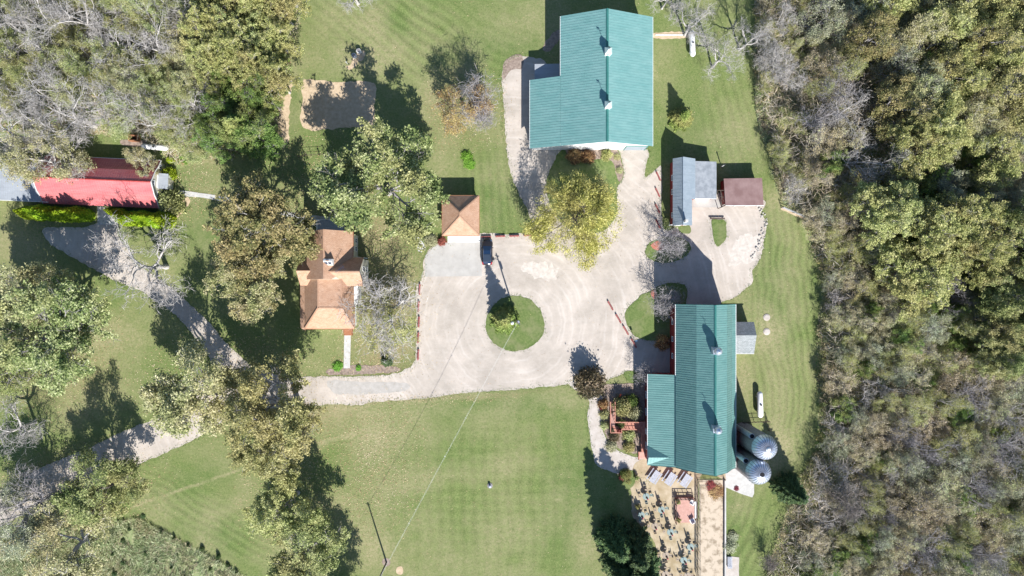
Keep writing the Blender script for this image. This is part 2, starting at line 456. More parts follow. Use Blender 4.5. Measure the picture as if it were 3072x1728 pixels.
    # mowing stripes
    def st(ang, period, ph=0, wob=1.2):
        a = R(ang); d = X * math.cos(a) + Y * math.sin(a) + (vnoise(X, Y, 9, 31) - .5) * wob * 2
        return np.sin(2 * math.pi * d / period + ph)
    s1 = blob(1180, 90, 260, 130, 25, .5) * st(52, 1.7)
    s2 = blob(2350, 1000, 110, 420, 0, .4) * st(4, 1.25, 0, 1.6)
    s3 = blob(1500, 1500, 330, 240, 0, .5) * (.45 * st(0, 2.1) + .35 * st(90, 1.9)) * .8
    s4 = blob(600, 1540, 260, 60, 30, .6) * st(62, 1.5)
    s5 = blob(250, 1230, 140, 80, -15, .6) * st(65, 2.1) * .7
    s6 = blob(1470, 600, 90, 130, 0, .5) * st(6, 1.5, 0, .6) * .8
    s7 = blob(2190, 380, 90, 160, 0, .6) * st(15, 1.6) * .6
    s8 = blob(2230, 1600, 80, 140, 0, .5) * st(-25, 1.6) * .8
    s9 = blob(1520, 160, 60, 160, 0, .6) * st(70, 1.8) * .4
    stripe = (s1 + s2 + s3 + s4 + s5 + s6 + s7 + s8 + s9) * .5 + .5
    outside = (np.abs(X) > 103) | (np.abs(Y) > 62)
    wood = np.where(outside, 1, wood)
    A = np.ones((n, 4), np.float32); B = np.ones((n, 4), np.float32)
    for k, ar in enumerate((dry, lush, litter)): A[:, k] = np.clip(ar, 0, 1.5).ravel()
    for k, ar in enumerate((stripe, wood, tall)): B[:, k] = np.clip(ar, 0, 1).ravel()
    me = np_mesh("ground", verts, q, grass_material())
    for nm, ar in (("zoneA", A), ("zoneB", B)):
        ca = me.color_attributes.new(nm, 'FLOAT_COLOR', 'POINT'); ca.data.foreach_set("color", ar.ravel())
    o = link_mesh("ground", me); o["kind"] = "structure"

def grass_material():
    t = NT("lawn_grass"); p = t.coord(True)
    a = t.new("Attribute", attribute_name="zoneA"); b = t.new("Attribute", attribute_name="zoneB")
    sa = t.new("SeparateColor"); t.link(a.outputs["Color"], sa.inputs[0])
    sb = t.new("SeparateColor"); t.link(b.outputs["Color"], sb.inputs[0])
    fine = t.noise(p, 2.4, 6, .75)
    c = t.mix(t.ramp(fine, [(.3, 0.0), (.7, 1.0)]), (.086, .134, .035), (.225, .258, .094))
    st = t.math('SUBTRACT', sb.outputs[0], .5)
    hv = t.new("HueSaturation"); t.link(c, hv.inputs["Color"]); t.link(t.math('ADD', t.math('MULTIPLY', st, .62), 1.0), hv.inputs["Value"]); c = hv.outputs[0]
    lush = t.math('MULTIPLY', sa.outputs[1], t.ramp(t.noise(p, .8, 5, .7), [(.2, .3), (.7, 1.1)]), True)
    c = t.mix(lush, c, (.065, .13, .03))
    d = t.math('MULTIPLY', sa.outputs[0], t.ramp(t.noise(p, 1.9, 6, .75), [(.3, .1), (.65, 1.15)]), True)
    c = t.mix(d, c, (.33, .295, .165))
    # small dry specks
    c = t.mix(t.ramp(t.noise(p, 5.5, 3, .7), [(.54, 0.0), (.70, .6)]), c, (.30, .31, .14))
    c = t.mix(t.ramp(t.noise(p, 3.6, 6, .85), [(.50, 0.0), (.68, .75)]), c, (.05, .10, .022))
    lt = t.math('MULTIPLY', sa.outputs[2], t.ramp(t.noise(p, 4.0, 5, .8), [(.42, 0.0), (.6, 1.0)]), True)
    c = t.mix(lt, c, (.33, .24, .15))
    wf = t.mix(t.ramp(t.noise(p, .09, 3, .6), [(.4, 0.0), (.6, 1.0)]), t.ramp(t.noise(p, 1.3, 7, .85), [(.34, (.07, .10, .035)), (.45, (.22, .24, .10)), (.54, (.36, .32, .20)), (.66, (.52, .46, .35))]), t.ramp(t.noise(p, 1.6, 7, .85), [(.34, (.07, .11, .03)), (.47, (.17, .25, .07)), (.58, (.30, .33, .14)), (.68, (.42, .38, .25))]))
    c = t.mix(sb.outputs[1], c, wf)
    tf = t.ramp(t.noise(t.mapping(p, (1, .45, 1), (0, 0, .6)), 1.6, 6, .8), [(.3, (.13, .19, .07)), (.5, (.25, .29, .14)), (.7, (.40, .36, .23))])
    c = t.mix(sb.outputs[2], c, tf)
    t.bump(t.noise(p, 9, 5, .8), .6, .06)
    return t.fin(c, .95, 0, .1)

def smooth_closed(pts, step=.5, jit=.12, seed=0, hard=False):
    P = np.array([W(*p)[:2] for p in pts]); n = len(P); out = []
    for i in range(n):
        p0, p1, p2, p3 = P[i - 1], P[i], P[(i + 1) % n], P[(i + 2) % n]
        L = np.linalg.norm(p2 - p1); k = max(1, int(L / step))
        for j in range(k):
            t = j / k
            if hard: q = p1 + (p2 - p1) * t
            else: q = .5 * ((2 * p1) + (p2 - p0) * t + (2 * p0 - 5 * p1 + 4 * p2 - p3) * t * t + (-p0 + 3 * p1 - 3 * p2 + p3) * t ** 3)
            out.append(q)
    o = np.array(out)
    if jit:
        o[:, 0] += (vnoise(o[:, 0], o[:, 1], .55, seed + 3, 3) - .5) * 2 * jit * 2
        o[:, 1] += (vnoise(o[:, 0], o[:, 1], .55, seed + 7, 3) - .5) * 2 * jit * 2
    return o

def sheet(name, pts, z, m, jit=.14, hard=False, t=0.0, step=.35, kind="structure", seed=0):
    o = smooth_closed(pts, step, jit, seed, hard)
    vs = [(float(x), float(y), z) for x, y in o]
    tris = tessellate_polygon([[Vector(v) for v in vs]])
    mb = MB(); mb.add(vs, [tuple(x) for x in tris])
    if t:
        n = len(vs); mb.add([(x, y, z) for x, y, _ in vs] + [(x, y, z - t) for x, y, _ in vs], [(i, (i + 1) % n, (i + 1) % n + n, i + n) for i in range(n)])
    return mb.build(name, m, kind=kind)

def gravel_material():
    t = NT("gravel"); p = t.coord(True)
    c = t.mix(t.ramp(t.noise(p, .13, 6, .7), [(.38, 0.0), (.62, 1.0)]), (.38, .335, .285), (.53, .465, .40))
    # worn wheel arcs around the turning circle
    cx, cy, _ = W(1545, 970)
    v = t.new("VectorMath", operation='SUBTRACT'); t.link(p, v.inputs[0]); v.inputs[1].default_value = (cx, cy, 0)
    ln = t.new("VectorMath", operation='LENGTH'); t.link(v.outputs[0], ln.inputs[0])
    nn = t.noise(p, .22, 4, .6)
    arc = t.math('SINE', t.math('ADD', t.math('MULTIPLY', ln.outputs["Value"], 3.3), t.math('MULTIPLY', nn, 9.0)))
    arc2 = t.math('SINE', t.math('ADD', t.math('MULTIPLY', ln.outputs["Value"], 8.5), t.math('MULTIPLY', nn, 14.0)))
    am = t.ramp(t.noise(p, .14, 4, .6), [(.40, 0.0), (.6, 1.0)])
    c = t.mix(t.math('MULTIPLY', t.math('MULTIPLY', t.math('ADD', arc, arc2), am), .15, True), c, (.66, .62, .57))
    c = t.mix(t.math('MULTIPLY', t.math('MULTIPLY', t.math('SUBTRACT', 0.0, arc), am), .20, True), c, (.37, .33, .285))
    c = t.mix(t.ramp(t.noise(p, 3.2, 6, .85), [(.55, 0.0), (.72, .4)]), c, (.34, .29, .24))
    c = t.mix(t.ramp(t.noise(p, 9.0, 3, .85), [(.58, 0.0), (.70, .45)]), c, (.66, .62, .57))
    c = t.mix(t.ramp(t.noise(t.mapping(p, (.12, .9, 1)), 1, 5, .7), [(.55, 0.0), (.75, .3)]), c, (.62, .57, .52))
    c = t.mix(t.ramp(t.noise(t.mapping(p, (.25, 1.1, 1), (0, 0, 1.0)), .9, 5, .7), [(.58, 0.0), (.72, .35)]), c, (.33, .30, .26))
    t.bump(t.noise(p, 16, 4, .8), .5, .03)
    return t.fin(c, .95, 0, .15)
M['gravel'] = gravel_material()
M['gravel_grey'] = mottled('gravel_repair', (.37, .345, .31), (.45, .42, .385), 1.2, .95, .5, 14)
M['gravel_light'] = mottled('gravel_fresh', (.47, .42, .365), (.60, .54, .475), 1.6, .95, .5, 14)
M['sand'] = mottled('patio_sand', (.33, .26, .155), (.49, .41, .29), .5, .95, .5, 14)
M['gravel_path'] = mottled('path_gravel', (.42, .37, .32), (.52, .47, .42), .8, .95, .5, 14)
M['packed'] = mottled('packed_earth_court', (.27, .215, .15), (.52, .435, .33), .8, .95, .5, 10, lo=.36, hi=.52)
_g = NT('island_lawn'); _p = _g.coord(True)
_c = _g.mix(_g.ramp(_g.noise(_p, 2.4, 6, .75), [(.3, 0.0), (.7, 1.0)]), (.08, .13, .035), (.18, .22, .08))
_c = _g.mix(_g.ramp(_g.noise(_p, .35, 4, .6), [(.45, 0.0), (.7, .6)]), _c, (.25, .24, .13))
_g.bump(_g.noise(_p, 9, 5, .8), .6, .06)
M['island'] = _g.fin(_c, .95, 0, .1)

ground()

LOT = [(975, 1129), (1080, 1128), (1180, 1122), (1215, 1108), (1237, 1093), (1247, 1065), (1249, 934), (1250, 860), (1266, 832), (1275, 767), (1300, 735), (1343, 726), (1440, 700),
       (1520, 702), (1592, 694), (1600, 684), (1594, 661), (1576, 619), (1552, 572), (1532, 517), (1519, 437), (1511, 318), (1505, 238), (1511, 199), (1536, 171), (1570, 168),
       (1600, 172), (1640, 190), (1700, 300), (1830, 420), (1940, 445), (1938, 495), (1936, 531), (1962, 513), (1984, 499), (1985, 560), (1986, 650), (1995, 690), (2035, 680), (2060, 600), (2180, 580), (2291, 600), (2283, 640), (2299, 667), (2294, 710), (2287, 755),
       (2272, 790), (2256, 815), (2259, 846), (2235, 868), (2200, 894), (2180, 902), (2160, 914), (2150, 960), (2040, 1000), (2030, 1130), (1960, 1130), (1900, 1118), (1850, 1128), (1800, 1150), (1722, 1155), (1711, 1153),
       (1640, 1160), (1536, 1169), (1384, 1180), (1285, 1194), (1165, 1203), (1106, 1209), (1078, 1215), (987, 1214), (860, 1222), (790, 1228), (690, 1255), (650, 1275), (575, 1322), (480, 1366), (415, 1394), (300, 1446),
       (130, 1508), (60, 1545), (-120, 1640), (-120, 1500), (30, 1460), (120, 1405), (270, 1342), (375, 1292), (500, 1243), (590, 1190), (640, 1150), (640, 1110), (620, 1060), (560, 982), (520, 940),
       (470, 905), (420, 872), (340, 840), (290, 812), (200, 762), (150, 730), (128, 690), (180, 681), (255, 682), (300, 665), (350, 665), (352, 700), (385, 752), (400, 782), (440, 812), (500, 852),
       (560, 905), (625, 965), (690, 1040), (770, 1103), (860, 1128)]
LOT_O = sheet("gravel_drive", LOT, .02, 'gravel', .12)
PATH = [(1705, 1150), (1760, 1140), (1800, 1150), (1810, 1190), (1801, 1225), (1803, 1265), (1812, 1300), (1830, 1335), (1870, 1360), (1920, 1372), (1960, 1376), (1960, 1440), (1890, 1440), (1850, 1420), (1795, 1400), (1778, 1360), (1768, 1300), (1762, 1240), (1766, 1200)]
PATH_O = sheet("gravel_path", PATH, .026, 'gravel_path', .1)
PATIO = [(1930, 1378), (2100, 1385), (2215, 1400), (2180, 1440), (2098, 1440), (2097, 1800), (1980, 1800), (1975, 1728), (1968, 1640), (1935, 1590), (1899, 1550), (1895, 1500), (1894, 1425)]
sheet("patio_ground", PATIO, .032, 'sand', .08)
sheet("gravel_patch", [(985, 1142), (1100, 1146), (1222, 1150), (1216, 1172), (1140, 1180), (1040, 1184), (1000, 1178)], .028, 'gravel_grey', .1)
sheet("gravel_patch", [(1560, 790), (1610, 782), (1660, 800), (1680, 830), (1630, 840), (1590, 825)], .028, 'gravel_light', .6)
sheet("gravel_patch", [(2205, 725), (2250, 700), (2290, 720), (2270, 770), (2230, 800), (2190, 790)], .028, 'gravel_light', .6)
sheet("court_ground", [(2098, 1440), (2173, 1440), (2173, 1800), (2098, 1800)], .038, 'packed', 0, True)
sheet("concrete_pad", [(2176, 1420), (2205, 1400), (2240, 1425), (2262, 1450), (2262, 1480), (2257, 1492), (2225, 1482), (2178, 1462)], .05, 'concrete', .0, True)
sheet("bench_pad", [(2176, 1668), (2217, 1672), (2217, 1800), (2176, 1800)], .044, 'gravel_path', .05, True)
sheet("driveway", [(1275, 768), (1300, 740), (1343, 727), (1441, 727), (1446, 728), (1446, 828), (1275, 830)], .045, 'concrete_grey', 0, True)
sheet("garage_apron", [(1343, 709), (1440, 706), (1441, 726.9), (1343, 727)], .06, 'apron', 0, True)
sheet("front_walk", [(1033, 1000), (1053, 1000), (1050, 1105), (1031, 1105)], .05, 'concrete', 0, True)
sheet("entry_pad", [(292.5, 618), (310, 620), (350, 650), (350, 674), (293, 674)], .05, 'concrete', 0, True)
sheet("side_path", [(540, 572), (600, 579), (660, 588), (740, 606), (830, 628), (912, 644), (960, 648), (960, 662), (905, 656), (830, 642), (740, 621), (655, 602), (600, 592), (540, 587)], .05, 'concrete', .0)
sheet("stepping_path", [(1243, 716), (1256, 712), (1278, 745), (1262, 757), (1250, 745)], .05, 'concrete', .02)
sheet("yard_pad", [(2078, 597), (2175, 600), (2170, 622), (2078, 622)], .045, 'concrete_grey', 0, True)
sheet("house_patio", [(950, 648), (1035, 652), (1035, 700), (950, 700)], .06, 'concrete_grey', 0, True)
# grass islands over the gravel
ISL = []
ISL.append(sheet("grass_island", [(1457 + 88 + 88 * math.cos(a) * (1 + .03 * math.sin(3 * a)), 970 + 83 * math.sin(a)) for a in [i * math.pi / 10 for i in range(20)]], .06, 'island', .1))
ISL.append(sheet("grass_island", [(1953, 872), (1925, 884), (1906, 902), (1884, 923), (1874, 943), (1878, 965), (1887, 984), (1898, 1003), (1915, 1014), (1940, 1020), (1969, 1021), (2013, 1014), (2050, 1014), (2058, 915), (2062, 880), (2055, 856), (2030, 850), (1990, 852)], .06, 'island', .08))
ISL.append(sheet("grass_island", [(2004 + 69 * math.cos(a), 749 + 39 * math.sin(a) - 5 * math.cos(a)) for a in [i * math.pi / 8 for i in range(16)]], .06, 'island', .08))
ISL.append(sheet("grass_island", [(2134, 661), (2155, 659), (2174, 661), (2179, 685), (2178, 715), (2165, 731), (2153, 739), (2145, 730), (2138, 700)], .06, 'island', .08))
ISL.append(sheet("grass_island", [(1872, 1118), (1895, 1112), (1920, 1120), (1925, 1150), (1900, 1150), (1880, 1140)], .06, 'island', .08))
sheet("grass_island", [(1895, 1410), (1905, 1420), (1903, 1450), (1890, 1465), (1870, 1450), (1860, 1420)], .062, 'island', .08)
sheet("grass_island", [(2036, 676), (2068, 677), (2070, 700), (2040, 697)], .058, 'island', .05)
BED = [(1690, 445), (1760, 440), (1845, 446), (1862, 470), (1870, 500), (1873, 522), (1862, 545), (1850, 570), (1850, 640), (1815, 690), (1740, 700), (1680, 665), (1648, 610), (1640, 550), (1655, 500)]
ISL.append(sheet("grass_island", BED, .061, 'island', .1))
sheet("mulch_bed", [(1700, 446), (1780, 441), (1845, 446), (1862, 478), (1871, 520), (1858, 545), (1848, 525), (1838, 485), (1800, 478), (1720, 478)], .068, 'mulch', .08)
sheet("mulch_bed", [(1775, 1160), (1900, 1150), (1945, 1160), (1945, 1340), (1905, 1360), (1870, 1350), (1830, 1330), (1812, 1290), (1803, 1240), (1810, 1190)], .064, 'mulch', .08)
sheet("mulch_bed", [(1975, 722), (1990, 730), (1992, 745), (1978, 752), (1958, 745), (1952, 735), (1960, 728)], .07, 'redmulch', .04)
sheet("mulch_bed", [(1953, 874), (1965, 870), (1970, 885), (1962, 898), (1954, 890)], .07, 'redmulch', .04)
sheet("mulch_bed", [(983, 1108), (1030, 1100), (1090, 1095), (1190, 1100), (1195, 1115), (1150, 1120), (1050, 1124), (985, 1124)], .024, 'mulch', .1)
sheet("mulch_bed", [(1050, 196), (1066, 166), (1082, 152), (1094, 150), (1098, 165), (1088, 178), (1072, 192), (1062, 206), (1048, 210), (1038, 200)], .02, 'straw', .12)
sheet("garden_plot", [(912, 240), (1000, 246), (1120, 250), (1122, 320), (1120, 375), (1040, 382), (912, 386), (908, 300)], .018, 'straw', .15)
sheet("dirt_strip", [(838, 232), (868, 228), (880, 236), (872, 300), (866, 375), (868, 420), (850, 445), (830, 430), (834, 380), (838, 300)], .018, 'straw', .2)
sheet("dirt_strip", [(1506, 240), (1512, 190), (1535, 168), (1566, 167), (1566, 205), (1535, 210), (1512, 238)], .028, 'mulch', .1)
sheet("dirt_strip", [(1636, 125), (1682, 85), (1690, 100), (1650, 152), (1630, 150)], .018, 'mulch', .15)
sheet("dirt_strip", [(1968, 98), (2070, 98), (2070, 112), (1968, 116)], .018, 'straw', .12)
sheet("dirt_strip", [(368, 418), (440, 424), (425, 440), (366, 436)], .024, 'mulch', .1)
sheet("dirt_strip", [(546, 600), (566, 590), (572, 600), (560, 625), (530, 655), (515, 662), (540, 630)], .024, 'straw', .08)
sheet("dirt_strip", [(2345, 620), (2420, 652), (2470, 672), (2530, 699), (2527, 704), (2460, 680), (2410, 658), (2342, 627)], .018, 'straw', .05)
# ================================================================ BUILDINGS
def rib_pan(mb, e0, e1, r1, r0, t=.08, sp=.45, rw=.05, rh=.035):
    """roof pan with raised ribs running from eave to ridge"""
    mb.slab([e0, e1, r1, r0], t)
    if not sp: return
    e0, e1, r0, r1 = map(Vector, (e0, e1, r0, r1))
    n = (e1 - e0).cross(r0 - e0).normalized()
    if n.z < 0: n = -n
    L = (e1 - e0).length; k = int(L / sp); d = (e1 - e0).normalized() * rw / 2
    for i in range(1, k):
        a = e0.lerp(e1, i / k); b = r0.lerp(r1, i / k)
        up = n * rh
        mb.add([a - d, a + d, b + d, b - d, a - d * .6 + up, a + d * .6 + up, b + d * .6 + up, b - d * .6 + up],
               [(4, 5, 6, 7), (0, 1, 5, 4), (1, 2, 6, 5), (2, 3, 7, 6), (3, 0, 4, 7)])

class Frame:
    def __init__(s, ox, oy, ang=0): s.o = (ox, oy); s.c = math.cos(ang); s.s = math.sin(ang)
    def __call__(s, u, v, z): return (s.o[0] + u * s.c - v * s.s, s.o[1] + u * s.s + v * s.c, z)

def profile_walls(F, prof, a0, a1, along='v'):
    """closed solid from a cross-section [(c,z)...] swept along the other axis"""
    mb = MB(); n = len(prof)
    def P(c, a, z): return F(c, a, z) if along == 'v' else F(a, c, z)
    p0 = [P(c, a0, z) for c, z in prof]; p1 = [P(c, a1, z) for c, z in prof]
    mb.add(p0 + p1, [tuple(range(n)), tuple(range(2 * n - 1, n - 1, -1))] + [(i, i + n, (i + 1) % n + n, (i + 1) % n) for i in range(n)])
    return mb

def window(par, F, u, v, z, w, h, face, m='white', pane='glass', name='window'):
    """framed window set proud of a wall; face is outward dir in the frame: 'u+','u-','v+','v-'"""
    fr = MB(); pn = MB()
    sgn = 1 if face[1] == '+' else -1
    def B(mb, a0, a1, z0, z1, d0, d1):
        if face[0] == 'v': pts = [(u + a0, v + sgn * d0), (u + a1, v + sgn * d0), (u + a1, v + sgn * d1), (u + a0, v + sgn * d1)]
        else: pts = [(u + sgn * d0, v + a0), (u + sgn * d0, v + a1), (u + sgn * d1, v + a1), (u + sgn * d1, v + a0)]
        mb.hexa([F(p[0], p[1], z0) for p in pts] + [F(p[0], p[1], z1) for p in pts])
    t = .09
    B(fr, -w / 2, w / 2, z, z + t, 0, .08); B(fr, -w / 2, w / 2, z + h - t, z + h, 0, .08)
    B(fr, -w / 2, -w / 2 + t, z + t, z + h - t, 0, .08); B(fr, w / 2 - t, w / 2, z + t, z + h - t, 0, .08)
    B(fr, -.025, .025, z + t, z + h - t, .02, .07)
    f = fr.build(name, m, par)
    B(pn, -w / 2 + t, w / 2 - t, z + t, z + h - t, 0, .03)
    pn.build('pane', pane, f)
    return f

def door(par, F, u, v, w, h, face, m='white', name='door', ribs=0):
    mb = MB(); sgn = 1 if face[1] == '+' else -1
    def B(mb, a0, a1, z0, z1, d0, d1):
        if face[0] == 'v': pts = [(u + a0, v + sgn * d0), (u + a1, v + sgn * d0), (u + a1, v + sgn * d1), (u + a0, v + sgn * d1)]
        else: pts = [(u + sgn * d0, v + a0), (u + sgn * d0, v + a1), (u + sgn * d1, v + a1), (u + sgn * d1, v + a0)]
        mb.hexa([F(p[0], p[1], z0) for p in pts] + [F(p[0], p[1], z1) for p in pts])
    if ribs:
        for i in range(ribs): B(mb, -w / 2, w / 2, .03 + i * (h - .03) / ribs, .03 + (i + .93) * (h - .03) / ribs, .0, .06)
    else: B(mb, -w / 2, w / 2, .03, h, .0, .06)
    o = mb.build(name, m, par)
    hb = MB(); B(hb, w * .32, w * .32 + .05, min(1.0, h * .5), min(1.0, h * .5) + .14, .06, .11); hb.build('handle', 'iron', o)
    return o

# ---------------------------------------------------------------- big green-roofed shed barn (north)
def big_barn():
    N, Sy = 46.6, 24.4
    xr, zr = 15.9, 8.9; xe, ze = 24.2, 5.4; xm, zm = 8.3, 5.7; xl, zl = 3.12, 3.5
    F = Frame(0, 0)
    b = thing('green_roofed_barn', 'largest barn with a wide turquoise green metal roof, two white cupolas and white south gable', 'barn', ((xl + xe) / 2, (N + Sy) / 2, 0))
    yl = W(1680, 232, 5)[1]            # north end of the western lean-to
    i = .45
    profile_walls(F, [(xm + i, 0), (xe - i, 0), (xe - i, ze - .02), (xr, zr - .2), (xm + i, zm - .02)], Sy + i, N - i).build('wall', 'white', b)
    profile_walls(F, [(xl + i, 0), (xm + i - .002, 0), (xm + i - .002, zm - .1), (xl + i, zl - .02)], Sy + i + .003, yl - i).build('lean_to_wall', 'white', b)
    mb = MB(); rib_pan(mb, (xm, Sy, zm), (xm, N, zm), (xr - .01, N, zr), (xr - .01, Sy, zr)); rib_pan(mb, (xe, Sy, ze), (xe, N, ze), (xr + .01, N, zr), (xr + .01, Sy, zr))
    rf = mb.build('roof', 'groof', b)
    mb = MB(); k = (zm - zl) / (xm - xl)
    rib_pan(mb, (xl, Sy, zl), (xl, yl, zl), (xm - .02, yl, zm), (xm - .02, Sy, zm)); mb.build('lean_to_roof', 'groof', b)
    MB().hexa([(xr - .22, Sy, zr - .04), (xr + .22, Sy, zr - .04), (xr + .22, N, zr - .04), (xr - .22, N, zr - .04), (xr - .05, Sy, zr + .10), (xr + .05, Sy, zr + .10), (xr + .05, N, zr + .10), (xr - .05, N, zr + .10)]).build('ridge_cap', 'green_trim', rf)
    # white eave trim
    mb = MB()
    for x, z, y0, y1 in ((xe + .03, ze - .1, Sy, N), (xl - .03, zl - .1, Sy, yl), (xm - .03, zm - .1, yl + .1, N)): mb.box(x - .03, x + .03, y0, y1, z - .08, z + .10)
    mb.build('gutter', 'white', rf)
    # annexe west
    an = W(1604, 192, 2.6); bx = W(1677, 234, 2.6)
    MB().box(an[0] + .1, xm + .3, yl - .2, an[1] - .1, 0, 2.5).build('annexe_wall', 'white', b)
    mb = MB(); mb.slab([(an[0], yl - .3, 2.55), (xm + .3, yl - .3, 2.8), (xm + .3, an[1], 2.8), (an[0], an[1], 2.55)], .08); mb.build('annexe_roof', 'annexroof', b)
    # south wall openings
    dx = W(1906, 445, 1.5)[0]
    door(b, F, dx, Sy + i, 3.6, 3.1, 'v-', 'greyroof', 'roller_door', 6)
    mb = MB(); mb.box(dx - 1.95, dx - 1.8, Sy + i - .1, Sy + i, .03, 3.3); mb.box(dx + 1.8, dx + 1.95, Sy + i - .1, Sy + i, .03, 3.3); mb.box(dx - 1.8, dx + 1.8, Sy + i - .1, Sy + i, 3.12, 3.3); mb.build('door_surround', 'green_trim', b)
    for x in (10.5, 13.6, 16.8): window(b, F, x, Sy + i, 1.4, 1.1, 1.1, 'v-')
    for y in (28, 33, 38, 43): window(b, F, xe - i, y, 1.6, 1.1, 1.0, 'u+')
    for y in (26, 30, 34): window(b, F, xl + i, y, 1.3, 1.1, .9, 'u-')
    # cupolas
    for n_, (px, py) in enumerate(((1829, 149), (1826, 311))):
        x = xr; y = W(px, py, 10.5)[1]; w = .44
        c = MB().box(x - w, x + w, y - w, y + w, 8.3, 10.0).build('cupola', 'white', b)
        mb = MB(); e = .6
        mb.add([(x - e, y - e, 10.0), (x + e, y - e, 10.0), (x + e, y + e, 10.0), (x - e, y + e, 10.0), (x, y, 10.95)], [(0, 1, 4), (1, 2, 4), (2, 3, 4), (3, 0, 4), (3, 2, 1, 0)])
        mb.build('cupola_roof', 'greyroof' if False else 'whitegreen', c)
        mb = MB(); mb.tube([(x, y, 10.9), (x, y, 11.9)], .025, 6); mb.bar((x - .35, y, 11.5), (x + .35, y, 11.5), .03); mb.bar((x, y - .3, 11.3), (x, y + .3, 11.3), .03); mb.box(x - .3, x + .05, y - .01, y + .01, 11.62, 11.85)
        mb.build('weather_vane', 'iron', c)
        mb = MB()
        for sx, sy in ((0, -1), (0, 1), (-1, 0), (1, 0)):
            if sx == 0: mb.box(x - .25, x + .25, y + sy * (w + .015) - .015, y + sy * (w + .015) + .015, 9.3, 9.85)
            else: mb.box(x + sx * (w + .015) - .015, x + sx * (w + .015) + .015, y - .3, y + .3, 9.3, 9.85)
        mb.build('louvre', 'dark', c)
M['whitegreen'] = paint('pale_cupola_metal', (.55, .66, .63), .4, .05)
big_barn()

